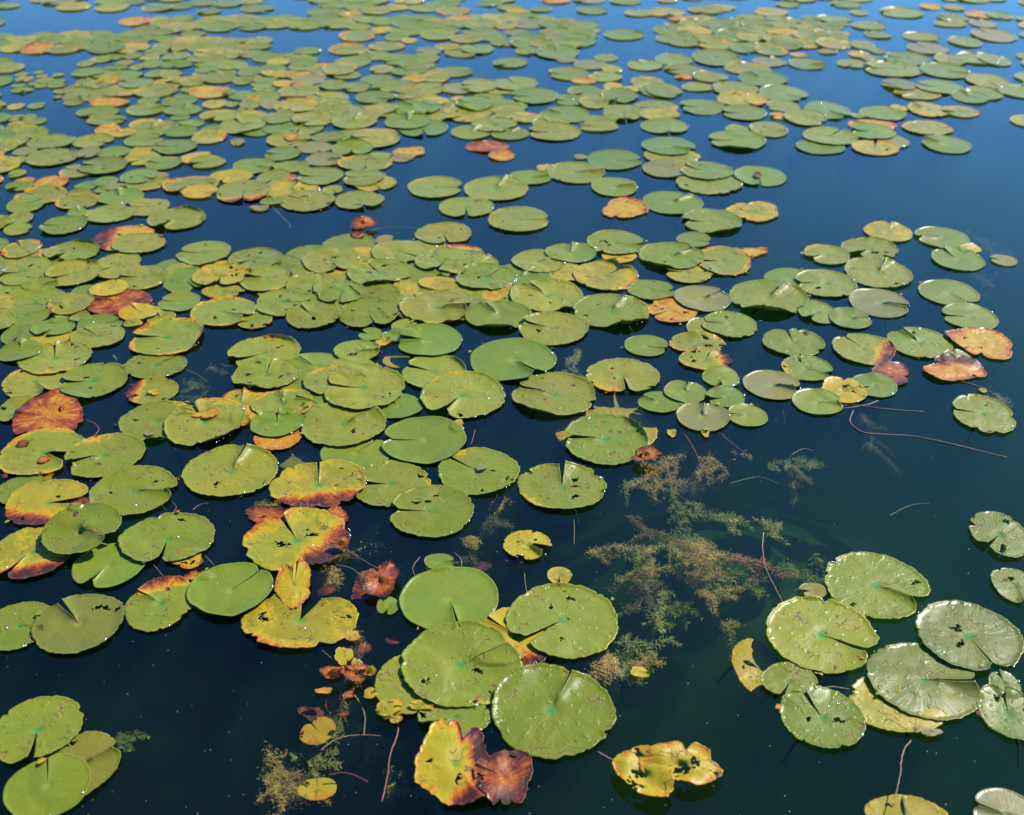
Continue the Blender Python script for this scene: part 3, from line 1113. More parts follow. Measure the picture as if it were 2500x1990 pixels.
def fit(p):
    """ground ellipse whose picture has the measured box"""
    X, Y = ground(p.x, p.y, p.z0); r = p.w * 0.5 * math.hypot(X, Y, ) / F * 0 + 0.12
    rx = ry = r
    t = np.linspace(0, math.tau, 25)[:-1]
    for _ in range(6):
        pts = np.array([image(X + rx * math.cos(a), Y + ry * math.sin(a), p.z0) for a in t])
        x0, y0 = pts.min(0); x1, y1 = pts.max(0)
        rx *= p.w / (x1 - x0); ry *= p.h / (y1 - y0)
        gx, gy = ground(CX * 0 + p.x + (p.x - (x0 + x1) / 2), p.y + (p.y - (y0 + y1) / 2), p.z0)
        X2, Y2 = ground(p.x, p.y, p.z0)
        X += ground(p.x, p.y, p.z0)[0] - ground((x0 + x1) / 2, (y0 + y1) / 2, p.z0)[0]
        Y += ground(p.x, p.y, p.z0)[1] - ground((x0 + x1) / 2, (y0 + y1) / 2, p.z0)[1]
    if not p.free: 
        k = math.sqrt(rx * ry); q = min(max(ry / rx, 0.72), 1.3)
        if ry / rx != q: rx, ry = k / math.sqrt(q), k * math.sqrt(q)
    p.X, p.Y, p.rx, p.ry = X, Y, rx, ry

def clock_angle(p, c):
    a = math.radians(c * 30)
    gx, gy = ground(p.x + math.sin(a) * p.w * .45, p.y - math.cos(a) * p.h * .45, p.z0)
    return math.atan2((gy - p.Y) / p.ry, (gx - p.X) / p.rx)

def make_pad(tok, lab=None, short=None, idx=0, leaf=False):
    p = Pad(); p.lab, p.short, p.idx = lab, short, idx
    p.x, p.y, p.w, p.h = map(float, tok[:4])
    if leaf: n, p.c, fl = '-', tok[4], tok[5:]
    else: n, p.c, fl = tok[4], tok[5], tok[6:]
    p.fl = fl; p.leaf = leaf or 'k' in fl
    p.rnd = random.Random(idx * 7919 + 13)
    p.sunk = 's' in fl
    p.z0 = -0.035 if p.sunk else 0.0
    p.free = p.leaf or p.sunk or 'U6x' in fl
    p.layer = p.y + (-170 if 'v' in fl else 0) + (150 if '^' in fl else 0) + (30 if leaf else 0) - (400 if p.sunk else 0)
    fit(p)
    p.wide = n.endswith('w'); n = n.rstrip('w')
    p.notch = None if n == '-' else float(n)
    p.notch_known = p.notch is not None
    p.na = clock_angle(p, p.notch) if p.notch is not None else p.rnd.uniform(0, math.tau)
    p.R = math.sqrt(p.rx * p.ry)
    p.lower, p.upper = [], []
    p.U = [(clock_angle(p, float(f[1:].rstrip('x'))), 1.7 if f.endswith('x') else 1.0) for f in fl if f[0] == 'U']
    p.D = [clock_angle(p, float(f[1:])) for f in fl if f[0] == 'd']
    return p

PL = []
for i, (tok, lab, short) in enumerate(parse(PADS)): PL.append(make_pad(tok, lab, short, i))
for i, (tok, lab, short) in enumerate(parse(LEAVES)):
    q = make_pad(tok, lab, short, 5000 + i, leaf=True); PL.append(q)
    if i < 9 or q.w > 60: pass
def inside(poly, x, y):
    c = False
    for (x1, y1), (x2, y2) in zip(poly, poly[1:] + poly[:1]):
        if (y1 > y) != (y2 > y) and x < (x2 - x1) * (y - y1) / (y2 - y1) + x1: c = not c
    return c
rb = random.Random(4)
BELT = []
for poly, cnt, *low in BELTS:
    xs, ys = [a for a, _ in poly], [b for _, b in poly]; k = t = 0
    while k < cnt and t < cnt * 60:
        t += 1
        x, y = rb.uniform(min(xs), max(xs)), rb.uniform(min(ys), max(ys))
        if not inside(poly, x, y): continue
        X, Y = ground(x, y); d = rb.uniform(.15, .25)
        x1, _ = image(X - d / 2, Y); x2, _ = image(X + d / 2, Y); _, y1 = image(X, Y + d / 2); _, y2 = image(X, Y - d / 2)
        if any(math.hypot(X - b.X, Y - b.Y) < 0.13 for b in BELT) or any(math.hypot(X - b.X, Y - b.Y) < 0.09 for b in PL): continue
        c = rb.choices('glfoyYOp', (34, 24, 10, 12, 8, 3, 4, 6))[0]
        q = make_pad([x, y, x2 - x1, abs(y2 - y1), '-', c] + (['v'] if low else []), None, None, 9000 + len(BELT)); BELT.append(q); k += 1
ALL = PL + BELT
order = sorted(ALL, key=lambda p: p.layer)
grid = {}
for p in ALL: grid.setdefault((int(p.X // .5), int(p.Y // .5)), []).append(p)
rank = {id(p): i for i, p in enumerate(order)}
for p in ALL:
    if p.sunk: continue
    gx, gy = int(p.X // .5), int(p.Y // .5)
    for ax in (-1, 0, 1):
        for ay in (-1, 0, 1):
            for q in grid.get((gx + ax, gy + ay), ()):
                if q is p or q.sunk: continue
                if math.hypot((p.X - q.X), (p.Y - q.Y)) < max(p.rx, p.ry) + max(q.rx, q.ry) + .01:
                    (p.lower if rank[id(q)] < rank[id(p)] else p.upper).append(q)

def smooth(e0, e1, x):
    t = np.clip((x - e0) / (e1 - e0), 0, 1); return t * t * (3 - 2 * t)
def cover(q, X, Y, o=1.42, i=0.92):
    e = np.sqrt(((X - q.X) / q.rx) ** 2 + ((Y - q.Y) / q.ry) ** 2)
    return smooth(o, i, e)
def drape(p, X, Y, depth=0):
    z = np.zeros_like(X)
    if depth > 4: return z
    for q in p.lower:
        s = cover(q, X, Y)
        if s.max() <= 0: continue
        z = np.maximum(z, s * (drape(q, X, Y, depth + 1) + 0.0042))
    return z

def fnoise(xs, ys, zs, sc):
    return np.array([mnoise.noise(Vector((a * sc, b * sc, c * sc))) for a, b, c in zip(xs.ravel(), ys.ravel(), zs.ravel())]).reshape(xs.shape)
def wave(rnd, th, amps):
    v = np.zeros_like(th)
    for k, a in amps: v += a * np.cos(k * th + rnd.uniform(0, 6.28))
    return v

def pad_mesh(p, nt, nr):
    """vertices (world), faces, attributes of one pad"""
    r = p.rnd; c = p.c
    torn, leaf = 'T' in p.fl, p.leaf
    half = (r.uniform(.018, .075) if not p.wide else r.uniform(.24, .34))
    if p.notch_known and not p.wide: half = r.uniform(.03, .085)
    if leaf: half = 0.004
    u = np.linspace(0, 1, nt); th = p.na + half + u * (math.tau - 2 * half)
    dth = np.minimum(u, 1 - u) * (math.tau - 2 * half)
    rad = 1 + wave(r, th, [(2, .010), (3, .014), (4, .008), (5, .009), (9, .006)])
    cr = r.uniform(.08, .26)
    if not leaf: rad *= 1 - cr * np.exp(-(dth / r.uniform(.10, .2)) ** 1.6)
    rough = 0 if c in 'fp' else 1
    if nt >= 48 and rough:
        rad += wave(r, th, [(13, .006), (19, .006), (29, .006), (41, .005)])
        for _ in range(r.choice((1, 2, 2, 3, 4)) + (3 if torn else 0)):
            tb = r.uniform(.25, .75) * math.tau + p.na if not torn else r.uniform(.05, .95) * math.tau + p.na
            d = np.abs((th - tb + math.pi) % math.tau - math.pi)
            rad -= r.uniform(.02, .10) * (1.7 if torn else 1) * np.exp(-(d / r.uniform(.02, .08) / (1.5 if torn else 1)) ** 2.2)
    if leaf:
        rad *= 1 + wave(r, th, [(2, .10), (3, .08), (5, .04), (7, .02), (13, .012), (23, .012), (37, .010)])
        for _ in range(r.choice((1, 2, 3))):
            tb = r.uniform(0, math.tau); d = np.abs((th - tb + math.pi) % math.tau - math.pi)
            rad -= r.uniform(.15, .5) * np.exp(-(d / r.uniform(.04, .12)) ** 1.3)
        rad = np.clip(rad, .3, 1.3)
    rho = np.concatenate([np.linspace(.03, .83, max(nr - 5, 3)), [.87, .90, .93, .965, 1.0]]) if nr > 6 else np.linspace(.06, 1, nr)
    TH, RH = np.meshgrid(th, rho); RAD = np.tile(rad, (len(rho), 1)); DT = np.tile(dth, (len(rho), 1))
    # curled rim
    rimn = 0.5 + 0.5 * wave(r, th, [(1, .5), (2, .4), (3, .35)])
    phi = np.clip(rimn + .3, 0, 1.2) * (.56 if c in 'gls' else .5) * (0.0 if p.sunk else 1)
    upc = np.zeros_like(th)
    X0 = p.X + p.rx * RAD * np.cos(TH); Y0 = p.Y + p.ry * RAD * np.sin(TH)
    cov = np.zeros_like(th)
    for q in p.upper: cov = np.maximum(cov, cover(q, X0[-1], Y0[-1], 1.16, 1.04))
    phi *= (1 - cov)
    start = np.full_like(th, .89)
    for ua, k in p.U:
        d = np.abs((th - ua + math.pi) % math.tau - math.pi); wgt = np.exp(-(d / .62) ** 4)
        phi = np.maximum(phi, wgt * (1.25 if k < 1.5 else 1.35) * (1 - cov * .6)); start = np.minimum(start, 1 - wgt * (.10 if k < 1.5 else .18) - .12)
    t = np.clip((RH - start) / (1 - start), 0, 1); PH = np.tile(np.maximum(phi, 1e-3), (len(rho), 1)); L = (1 - start)
    rr = np.where(RH > start, start + L * np.sin(PH * t) / PH, RH)
    curl = np.where(RH > start, L * (1 - np.cos(PH * t)) / PH, 0) * p.R
    X = p.X + p.rx * rr * RAD * np.cos(TH); Y = p.Y + p.ry * rr * RAD * np.sin(TH)
    dr = drape(p, X, Y)
    sd = p.idx * 3.7 % 97
    und = fnoise(X, Y, np.full_like(X, sd), 9.0) * .5 + (fnoise(X, Y, np.full_like(X, sd + 9), 26.0) * .32 if nt >= 48 else 0)
    amp = .0030 if c not in 'fp' else .0016
    if leaf: amp = .007 + (.012 if 'L' in p.fl else 0)
    if torn: amp *= 1.6
    lift = 0.0
    if 'L' in p.fl: lift = (.012 + .02 * (0.5 + 0.5 * np.cos(TH - .9))) * (1 if not leaf else .6)
    ndip = -.0022 * np.exp(-(RH / .12) ** 2)
    lobe = .005 * r.uniform(-.2, 2.0) * np.exp(-(DT / .22) ** 2) * RH ** 2 * np.where(TH - p.na > math.pi, 1, 0)
    if not leaf and not p.sunk and ('n' in p.fl or (p.w > 90 and r.random() < .3)): lobe = lobe + (.0095 if 'n' in p.fl else .006) * np.exp(-DT * RH / .085) * smooth(.10, .35, RH)
    mid = .002 * np.cos(2 * (TH - p.na)) * RH ** 2 * r.uniform(-1, 1.6)
    Z = .0042 + dr + np.maximum(amp * (und + .25) * (1 if leaf else smooth(.0, .3, RH)), -.0022) * (1 - 0 * cov) + curl + ndip + lobe + mid + lift
    if 'P' in p.fl: Z += .02 * (RH * np.sin(TH) + 1) * .5
    if p.sunk: Z = p.z0 + .004 * RH * np.cos(TH - r.uniform(0, 6)) + amp * 2 * und
    else: Z = np.maximum(Z, .0015 + dr)
    # autumn map
    A = AUT[c] + r.uniform(-.06, .06) + .10 * (RH - .5) + (.12 * smooth(.6, 1.0, RH) if leaf else 0)
    if c == 'o' or 'o' in p.fl[:]: A = A + .42 * smooth(.80, 1.02, RH + .08 * np.tile(wave(r, th, [(2, 1), (5, .8)]), (len(rho), 1)))
    for da in p.D: A = A + .75 * smooth(.15, .95, RH * np.cos(TH - da) + .12 * und)
    if rough and r.random() < .45 and c in 'gly':
        ea = r.uniform(0, math.tau); A = A + .35 * smooth(.55, 1.05, RH * np.cos(TH - ea))
    A = np.clip(A, 0, 1)
    nV = X.size; W = nt
    V = np.stack([X.ravel(), Y.ravel(), Z.ravel()], 1)
    ctr = np.array([[p.X, p.Y, float(Z[0].mean())]])
    V = np.vstack([V, ctr])
    tv = np.array(TINT[c]) * (1 + r.uniform(-.10, .10)) * np.array([1 + r.uniform(-.10, .12), 1, 1 + r.uniform(-.15, .15)])
    dm = DMG[c] * r.uniform(.75, 1.1)
    pol = np.stack([RH.ravel(), (TH.ravel() / math.tau) % 1000, np.full(nV, sd)], 1)
    au = np.stack([A.ravel(), np.full(nV, dm), np.full(nV, 1.0 if c in 'fpb' else 0.0)], 1)
    pol = np.vstack([pol, [[0, 0, sd]]]); au = np.vstack([au, [au[0]]])
    Fc = []
    n = len(rho); holes = []
    if nt >= 90 and rough:
        for _ in range(r.choice((0, 1, 1, 2, 3)) + (1 if torn else 0)):
            holes.append((r.uniform(.25, .9), r.uniform(.06, .94), r.uniform(.003, .0075 if not torn else .011), r.uniform(1, 2.0), r.uniform(0, 3.1)))
    XC = (X[:-1, :-1] + X[1:, 1:]) * .5; YC = (Y[:-1, :-1] + Y[1:, 1:]) * .5
    kill = np.zeros(XC.shape, bool)
    hn = fnoise(XC, YC, np.full_like(XC, sd), 170.0) if holes else 0
    for hr, hu, hs, el, ha in holes:
        k1, k2 = int(hr * (n - 1)), int(hu * (W - 1)); dx, dy = XC - X[k1, k2], YC - Y[k1, k2]
        a, b = dx * math.cos(ha) + dy * math.sin(ha), -dx * math.sin(ha) + dy * math.cos(ha)
        kill |= np.sqrt((a / el) ** 2 + (b * 1.2) ** 2) < hs * (1 + 1.3 * hn)
    for i in range(n - 1):
        for j in range(W - 1):
            if kill[i, j]: continue
            a = i * W + j; Fc.append((a, a + W, a + W + 1, a + 1))
    for j in range(W - 1): Fc.append((nV, j, j + 1))
    if leaf: 
        for i in range(n - 1):
            a = i * W + W - 1; Fc.append((a, a + W, (i + 1) * W, i * W))
        Fc.append((nV, W - 1, 0))
    return V, Fc, {'pol': pol, 'tint': np.tile(tv, (nV + 1, 1)), 'aut': au}

# choose the individuals: the 300 pads and leaves that show largest
def in_frame(p): return -p.w * .45 < p.x < 2500 + p.w * .45 and -p.h * .45 < p.y < 1990 + p.h * .45
pads = [p for p in PL + BELT if not p.leaf and in_frame(p)]
leaves = [p for p in PL if p.leaf]
pads.sort(key=lambda p: -p.w * p.h)
IND, REST = pads[:300], pads[300:] + [b for b in BELT if not in_frame(b)]
marks = [q for q in IND + leaves if q.short]

CN = {'g': 'green', 'f': 'fresh green', 'l': 'olive-green', 'y': 'yellowing', 'Y': 'yellow', 'o': 'orange-rimmed', 'O': 'orange', 'R': 'red-brown', 'p': 'mauve-grey', 'b': 'olive-brown', 's': 'silvery green', 'D': 'maroon'}
ORD = ['first', 'second', 'third', 'fourth', 'fifth', 'sixth', 'seventh', 'eighth', 'ninth', 'tenth', 'eleventh', 'twelfth', 'thirteenth', 'fourteenth', 'fifteenth', 'sixteenth', 'seventeenth', 'eighteenth', 'nineteenth', 'twentieth']
def side(dx, dy):
    if abs(dx) > abs(dy) * 1.5: return 'to the right of' if dx > 0 else 'to the left of'
    return 'in front of' if dy > 0 else 'behind'
def auto_labels(items, noun):
    bucket = {}
    for p in items:
        if p.lab: continue
        best = min((m_ for m_ in marks if m_ is not p), key=lambda m_: math.hypot(m_.X - p.X, m_.Y - p.Y))
        dx, dy = p.x - best.x, (p.y - best.y) * 2.2
        bucket.setdefault((best.short, side(dx, dy)), []).append((math.hypot(dx, dy), p))
    for (short, sd_), lst in bucket.items():
        lst.sort(key=lambda t: t[0])
        for k, (_, p) in enumerate(lst):
            D = {0: 'away', 3: 'right', 6: 'near', 9: 'left'}
            w = ORD[min(k, 19)] + ' ' if len(lst) > 1 else ''
            size = 'small ' if p.R < .075 else ''
            p.lab = f"{size}{CN[p.c]} {noun}, {w}{sd_} the {short}"
            if len(p.lab.split()) > 16: p.lab = p.lab.replace(' to the left of', ' left of').replace(' to the right of', ' right of')
            if len(p.lab.split()) > 16: print('LONG', p.lab)
auto_labels(IND, 'pad'); auto_labels(leaves, 'leaf scrap')

def drops_mesh(p):
    r = random.Random(p.idx + 77); V, Fc = [], []
    big = p.w > 150
    for _ in range(r.choice((0, 2, 3, 5, 8)) if big else r.choice((0, 1, 1, 2, 4))):
        if r.random() < .75:
            a = math.radians(r.uniform(-75, 25)); k = r.uniform(.94, 1.0)
        else:
            a = r.uniform(0, math.tau); k = r.uniform(.2, .9)
        x, y = p.X + p.rx * k * math.cos(a), p.Y + p.ry * k * math.sin(a)
        z = float(drape(p, np.array([x]), np.array([y]))[0]) + .0045 + (.002 if k > .9 else 0)
        rad = (.0008 + .0030 * r.random() ** 2) * (1 + .22 * max(0, p.Y - 2.6)); b = len(V)
        for i in range(4):
            ph = i / 4 * math.pi / 2
            for j in range(8):
                t = math.tau * j / 8; V.append((x + rad * math.cos(ph) * math.cos(t), y + rad * math.cos(ph) * math.sin(t), z + rad * .75 * math.sin(ph)))
        V.append((x, y, z + rad * .75))
        for i in range(3):
            for j in range(8):
                j2 = (j + 1) % 8; Fc.append((b + i * 8 + j, b + i * 8 + j2, b + i * 8 + 8 + j2, b + i * 8 + 8 + j))
        for j in range(8): Fc.append((b + 24 + j, b + 24 + (j + 1) % 8, b + 32))
    return V, Fc
def drop_material():
    m, n, l, out = new_mat("water_bead")
    gl = n.new("ShaderNodeBsdfGlossy"); gl.inputs['Roughness'].default_value = 0.26
    tr = n.new("ShaderNodeBsdfTransparent"); fr = n.new("ShaderNodeFresnel"); fr.inputs[0].default_value = 1.5
    mx = n.new("ShaderNodeMixShader"); G(n, l).put(mx.inputs[0], G(n, l).math('MAXIMUM', fr.outputs[0], 0.5)); l.new(tr.outputs[0], mx.inputs[1]); l.new(gl.outputs[0], mx.inputs[2]); l.new(mx.outputs[0], out.inputs[0])
    return m
M_DROP = drop_material()

def local(V, X, Y): V = np.array(V, dtype=float); V[:, 0] -= X; V[:, 1] -= Y; return V
for p in IND + leaves:
    if p.leaf: nt, nr = (110, 22) if p.w > 60 else (48, 10)
    elif p.w > 170: nt, nr = 190, 34
    elif p.w > 110: nt, nr = 130, 24
    elif p.w > 70: nt, nr = 90, 16
    else: nt, nr = 56, 10
    V, Fc, at = pad_mesh(p, nt, nr)
    nm = 'withered_leaf' if p.leaf else 'lily_pad'
    o = obj(nm, mesh_np(nm, local(V, p.X, p.Y), Fc, M_PAD, attrs=at), loc=(p.X, p.Y, 0))
    tag(o, p.lab, 'leaf' if p.leaf else 'lily pad', 'withered leaves and leaf scraps' if p.leaf else 'lily pads floating on the pond')
    if p.w > 85:
        sm = o.modifiers.new("thickness", 'SOLIDIFY'); sm.thickness = 0.0009; sm.offset = -1
    if not p.leaf and not p.sunk and p.w > 45:
        v, f = drops_mesh(p)
        if v: d = obj('water_beads', mesh_np('water_beads', local(v, p.X, p.Y), f, M_DROP), parent=o)
        if v: d["kind"] = "stuff"
    if not p.leaf and p.w > 120:
        r = random.Random(p.idx + 5); a = r.uniform(0, math.tau); L = r.uniform(.04, .12)
        P = [(0, 0, -.002), (L * .3 * math.cos(a), L * .3 * math.sin(a), -.03), (L * .7 * math.cos(a), L * .7 * math.sin(a), -.07), (L * math.cos(a), L * math.sin(a), -.13)]
        P = [(x, y, z + (p.z0 if k == 0 else 0)) for k, (x, y, z) in enumerate(P)]
        v, f = tube(catmull(P, 5), .0032, 6); obj('stem', mesh_np('stem', v, f, M_STEM['g']), parent=o)
# the rest, too many and too far to single out
V, Fc, at = [], [], {'pol': [], 'tint': [], 'aut': []}; off = 0
for p in REST:
    v, f, a = pad_mesh(p, 40 if p.w > 60 else 30, 8 if p.w > 60 else 6)
    V.append(v); Fc += [tuple(i + off for i in t) for t in f]; off += len(v)
    for k in at: at[k].append(a[k])
far = obj('far_floating_leaves', mesh_np('far_floating_leaves', np.vstack(V), Fc, M_PAD, attrs={k: np.vstack(v) for k, v in at.items()}))
V, Fc = [], []
for p in REST:
    if p.rnd.random() < .5: continue
    v, f = drops_mesh(p); k = len(V); V += v; Fc += [tuple(i + k for i in t) for t in f]
obj('water_beads', mesh_np('water_beads', V, Fc, M_DROP), parent=far)
tag(far, 'belts of small far lily pads closing over the water toward the top', 'lily pads', None, 'stuff')

# ------------------------------------------------------------------ stems, roots
rs = random.Random(21)
for tok, lab, short in parse(STEMS):
    w, c, dep = float(tok[0]) / 1000, tok[1], float(tok[2]) / 1000
    P = []
    for k, t in enumerate(tok[3:]):
        a, b = map(float, t.split(','))
        z = -dep + (0 if dep > 0 else .001) + rs.uniform(-.002, .002)
        if dep < 0: z = -dep * math.sin(math.pi * k / (len(tok) - 4)) * 2 + .001
        X, Y = ground(a, b, z); P.append((X, Y, z))
    C = catmull(P, 10); n = len(C)
    rad = [w / 2 * (1 - .35 * i / n) * (1 + .22 * mnoise.noise(Vector((i * .9, w * 900, 3)))) for i in range(n)]
    C = [c_ + Vector((rs.uniform(-1, 1), rs.uniform(-1, 1), 0)) * .0007 for c_ in C]
    v, f = tube(C, rad, 7)
    o0 = C[0]
    v = [(a.x - o0.x, a.y - o0.y, a.z) for a in v]
    o = obj('water_stem', mesh_np('water_stem', v, f, M_STEM[c]), loc=(o0.x, o0.y, 0))
    tag(o, lab, 'stem', 'loose stems and roots in the water')

# ------------------------------------------------------------------ water weed
def frond(V, Fc, base, d, up, L, r):
    """one finely divided leaf: midrib and side barbs as thin ribbons"""
    sidev = d.cross(up)
    if sidev.length < 1e-3: sidev = Vector((1, 0, 0))
    sidev.normalize()
    def ribbon(a, b, w):
        k = len(V); t = (b - a).cross(Vector((0, 0, 1)))
        t = t.normalized() * w if t.length > 1e-6 else Vector((w, 0, 0))
        V.extend([a - t, a + t, b + t * .35, b - t * .35]); Fc.append((k, k + 1, k + 2, k + 3))
    tip = base + d * L + up * (L * .25)
    ribbon(base, tip, .0006)
    nb = 4
    for k in range(nb):
        t = .22 + .7 * k / nb; q = base.lerp(tip, t)
        for s in (-1, 1):
            e = q + (d * .6 + sidev * s * .8 + up * r.uniform(-.1, .3)).normalized() * L * (.55 - .30 * t)
            ribbon(q, e, .00048)
rw = random.Random(8)
wi = 0
wmarks = []
wl_ = []
for tok, lab, short in parse(WEEDS):
    dep, c, bush = float(tok[0]) / 1000, tok[1], float(tok[2]); P = []
    for t in tok[3:]:
        a, b = map(float, t.split(',')); z = -dep * .75 - .018 - rw.uniform(0, .03); X, Y = ground(a, b, z); P.append(Vector((X, Y, z)))
    # stems sink at their root end
    C = catmull(P, 8)
    lens = [0.0]
    for i in range(1, len(C)): lens.append(lens[-1] + (C[i] - C[i - 1]).length)
    L = lens[-1]
    o0 = C[0].copy()
    root = obj('pondweed', None, loc=(o0.x, o0.y, 0)); root.empty_display_size = .05
    cx_, cy_ = image(*C[len(C) // 2][:])
    wl_.append((root, lab, cx_, cy_, c))
    v, f = tube([q - Vector((o0.x, o0.y, 0)) for q in C], .0017, 5)
    obj('stem', mesh_np('stem', v, f, M_STEM['r' if c == 'r' else ('t' if c in 'tb' else 'g')]), parent=root)
    V, Fc = [], []
    O0 = Vector((o0.x, o0.y, 0)); shoots = [(C, lens, L, 1.0)]
    for s in range(int(L * 26 * bush) + 2):
        i = rw.randrange(1, max(2, len(C) - 1)); q = C[min(i, len(C) - 1)]; dd = (C[min(i + 1, len(C) - 1)] - C[i - 1]).normalized()
        a = rw.choice((-1, 1)) * rw.uniform(.3, 1.5); d = Matrix.Rotation(a, 3, 'Z') @ dd; LS = rw.uniform(.03, .085) * (1.15 if bush > 1.3 else .9)
        b2 = Matrix.Rotation(rw.uniform(-.9, .9), 3, 'Z') @ d
        e1 = q + d * LS * .5 + Vector((0, 0, rw.uniform(-.4, .25) * LS)); e2 = e1 + b2 * LS * .5 + Vector((0, 0, rw.uniform(-.4, .3) * LS))
        for e in (e1, e2): e.z = min(e.z, -.008)
        cc = catmull([q, e1, e2], 4); ll = [0.0]
        for k in range(1, len(cc)): ll.append(ll[-1] + (cc[k] - cc[k - 1]).length)
        shoots.append((cc, ll, ll[-1], .8))
    for cc, ll, LT, sc_ in shoots:
        x = LT * .08
        while x < LT:
            i = max(k for k in range(len(ll)) if ll[k] <= x + 1e-9); i = min(i, len(cc) - 2)
            t = (x - ll[i]) / max(ll[i + 1] - ll[i], 1e-6)
            q = cc[i].lerp(cc[i + 1], t) - O0; dr_ = (cc[i + 1] - cc[i]).normalized()
            a0 = rw.uniform(0, 6.28); ax = dr_.cross(Vector((0, 0, 1))); ax = ax.normalized() if ax.length > 1e-4 else Vector((1, 0, 0)); bx = dr_.cross(ax)
            LL = rw.uniform(.012, .022) * (1.15 if c == 'g' else .9) * sc_ * (1 - .5 * (x / LT) ** 2)
            for k in range(4):
                if rw.random() < .18: continue
                a = a0 + k * math.tau / 4 + rw.uniform(-.35, .35)
                d = (ax * math.cos(a) + bx * math.sin(a) + dr_ * rw.uniform(.2, .9)).normalized()
                frond(V, Fc, q, d, dr_, LL * rw.uniform(.6, 1.25), rw)
            x += rw.uniform(.006, .011)
        if c in 'tbr' and rw.random() < .8:      # thread algae clinging to the shoots
            for _ in range(int(LT * 1300)):
                i = rw.randrange(len(cc)); q = cc[i] - O0 + Vector((rw.gauss(0, .006), rw.gauss(0, .006), rw.gauss(0, .004)))
                if q.z > -.004: continue
                d = Vector((rw.gauss(0, 1), rw.gauss(0, 1), rw.gauss(0, .6))).normalized(); k = len(V); w = Vector((d.y, -d.x, 0)).normalized() * .0006; e = q + d * rw.uniform(.003, .009)
                V.extend([q - w, q + w, e + w * .4, e - w * .4]); Fc.append((k, k + 1, k + 2, k + 3))
        if cc is not C:
            tv, tf = tube([q - O0 for q in cc], .0008, 4); k = len(V); V.extend(tv); Fc.extend(tuple(i + k for i in f_) for f_ in tf)
    obj('foliage', mesh_np('foliage', [tuple(a) for a in V], Fc, M_WEED[c], smooth=False), parent=root)
for tok, lab, short in parse(ALGAE):
    a, b, rad, dep, c = float(tok[0]), float(tok[1]), float(tok[2]) / 1000, float(tok[3]) / 1000, tok[4]
    X, Y = ground(a, b, -dep - rad * .5); V, Fc = [], []
    for _ in range(int(900 * (rad / .035) ** 1.5)):
        u = Vector((rw.gauss(0, 1), rw.gauss(0, 1), rw.gauss(0, 1))).normalized() * rad * rw.random() ** .35
        u.x *= 1 + .35 * mnoise.noise(u * 60 + Vector((a, b, 0))); u.z = u.z * .55
        u *= 1 + .45 * mnoise.noise(u * 45 + Vector((b, a, 0)))
        q = u + Vector((0, 0, -dep - rad * .5)); d = Vector((rw.gauss(0, 1), rw.gauss(0, 1), rw.gauss(0, .6))).normalized()
        k = len(V); w = Vector((rw.gauss(0, 1), rw.gauss(0, 1), 0)).normalized() * .0008; LL = rw.uniform(.005, .013)
        e = q + d * LL; mid_ = q.lerp(e, .5) + Vector((rw.uniform(-1, 1), rw.uniform(-1, 1), 0)) * LL * .3
        V.extend([q - w, q + w, mid_ + w, mid_ - w, e + w * .4, e - w * .4]); Fc += [(k, k + 1, k + 2, k + 3), (k + 3, k + 2, k + 4, k + 5)]
    o = obj('algae_foliage', mesh_np('algae_foliage', [tuple(v) for v in V], Fc, M_WEED[c], smooth=False), loc=(X, Y, 0))
    wl_.append((o, lab, a, b, 'a' + c))
WN = {'t': 'tan feathery weed', 'g': 'green feathery weed', 'b': 'brown murky weed', 'r': 'rusty weed', 'at': 'fuzzy tan algae tuft', 'ab': 'fuzzy brown algae tuft'}
bucket = {}
for root, lab, a, b, c in wl_:
    grp = 'algae tufts under the water' if c[0] == 'a' else 'weeds growing under the water'
    tag(root, lab, 'algae' if c[0] == 'a' else 'water weed', grp)
    if lab: continue
    best = min(marks, key=lambda m_: math.hypot(m_.x - a, 1.6 * (m_.y - b))); dx, dy = a - best.x, (b - best.y) * 1.6
    bucket.setdefault((WN[c], best.short, side(dx, dy)), []).append((math.hypot(dx, dy), root))
for (wn_, short, sd_), lst in bucket.items():
    lst.sort(key=lambda t: t[0])
    for k, (_, root) in enumerate(lst):
        root['label'] = f"{wn_}, {ORD[k] + ' ' if len(lst) > 1 else ''}{sd_} the {short}"

# ------------------------------------------------------------------ a pond snail on one pad
hp = next(p for p in IND if p.lab and 'snail' in p.lab)
sx, sy = ground(609, 918); sz = float(drape(hp, np.array([sx]), np.array([sy]))[0]) + .0055
P, Rr = [], []
for k in range(46):
    t = k / 45; a = t * math.tau * 2.7; q = .0042 * (1 - t) ** 1.1
    P.append((q * math.cos(a), q * math.sin(a) - .002 + .009 * t * .9, .0035 + .0015 * t)); Rr.append(.0034 * (1 - t) ** .8 + .0004)
sv, sf = tube(P, Rr, 9)
M_SHELL = plain_leaf("snail_shell", (0.30, 0.16, 0.08), (0.10, 0.05, 0.03), 300, 0.25, 0.0)
sn = obj('pond_snail', None, loc=(sx, sy, sz)); sn.empty_display_size = .01; sn.rotation_euler = (0, 0, .7)
tag(sn, 'small brown pond snail sitting on a pad beside its upright notch', 'snail')
obj('shell', mesh_np('shell', sv, sf, M_SHELL), parent=sn)
bvv, bff = tube([(.010, -.003, .0008), (.007, -.003, .0014), (.002, -.002, .0018), (-.003, -.001, .0012), (-.006, 0, .0006)], [.0008, .0020, .0024, .0018, .0006], 8)
obj('foot', mesh_np('foot', bvv, bff, plain_leaf("snail_skin", (0.16, 0.12, 0.08), (0.08, 0.06, 0.05), 400, 0.3, 0.0)), parent=sn)

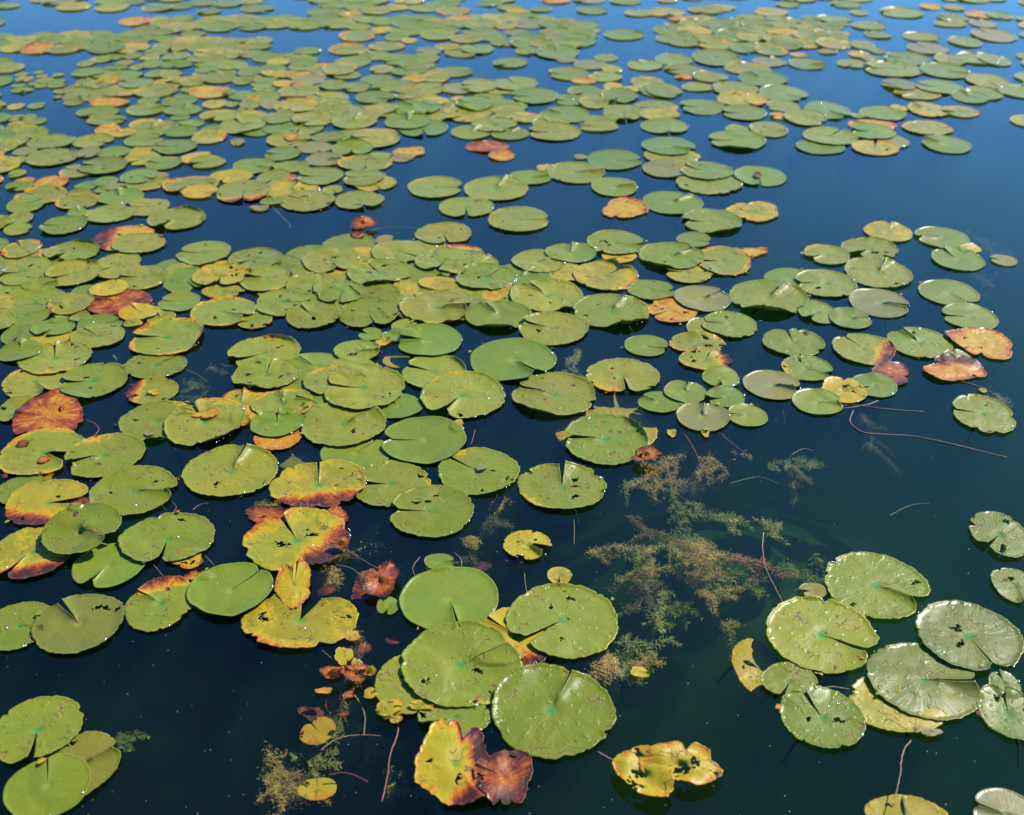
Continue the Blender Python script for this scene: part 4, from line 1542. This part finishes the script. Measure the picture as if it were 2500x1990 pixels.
# ------------------------------------------------------------------ crumbs of dead leaf caught between the pads
V, Fc, at = [], [], {'pol': [], 'tint': [], 'aut': []}; rl = random.Random(33)
near = [p for p in IND if p.w > 90 and not p.sunk]
for k in range(230):
    p = rl.choice(near); a = rl.uniform(0, math.tau); q = rl.uniform(1.0, 1.12)
    x, y = p.X + p.rx * q * math.cos(a), p.Y + p.ry * q * math.sin(a); s = rl.uniform(.003, .011); n = rl.randint(5, 8); b0 = len(V)
    z = .0035 + float(max((float(cover(q_, np.array([x]), np.array([y]), 1.1, .95)[0]) for q_ in p.upper + p.lower + [p]), default=0)) * .009
    el, ro = rl.uniform(.35, 1), rl.uniform(0, 3.1); c = rl.choices('RODYl', (4, 4, 3, 1, 2))[0]
    for j in range(n):
        t = math.tau * j / n; u, w = s * rl.uniform(.5, 1.2) * math.cos(t), s * el * rl.uniform(.5, 1.2) * math.sin(t)
        V.append((x + u * math.cos(ro) - w * math.sin(ro), y + u * math.sin(ro) + w * math.cos(ro), z + rl.uniform(0, .3) * s))
        at['pol'].append((.5, j / n, k * .37)); at['tint'].append(TINT[c]); at['aut'].append((AUT[c], .3, 0))
    Fc.append(tuple(range(b0, b0 + n)))
lit = obj('leaf_litter', mesh_np('leaf_litter', V, Fc, M_PAD, attrs=at))
tag(lit, 'tiny red and brown crumbs of dead leaf caught along pad rims', 'litter', None, 'stuff')

# ------------------------------------------------------------------ dust and seeds on the surface
V, Fc = [], []
rd = random.Random(3)
for _ in range(650):
    a, b = rd.uniform(-40, 2540), rd.uniform(400, 2020) if rd.random() < .8 else rd.uniform(60, 600)
    X, Y = ground(a, b); s = rd.uniform(.0004, .0009); k = len(V); t0 = rd.uniform(0, 6)
    for j in range(5):
        t = t0 + math.tau * j / 5; V.append((X + s * math.cos(t) * 1.3, Y + s * math.sin(t), .0012))
    Fc.append(tuple(range(k, k + 5)))
dust = obj('floating_dust', mesh_np('floating_dust', V, Fc, plain_leaf("pollen_dust", (0.5, 0.48, 0.38), (0.35, 0.32, 0.22), 200, .5, .1)))
tag(dust, 'pale specks of pollen and dust floating on the dark water', 'dust', None, 'stuff')
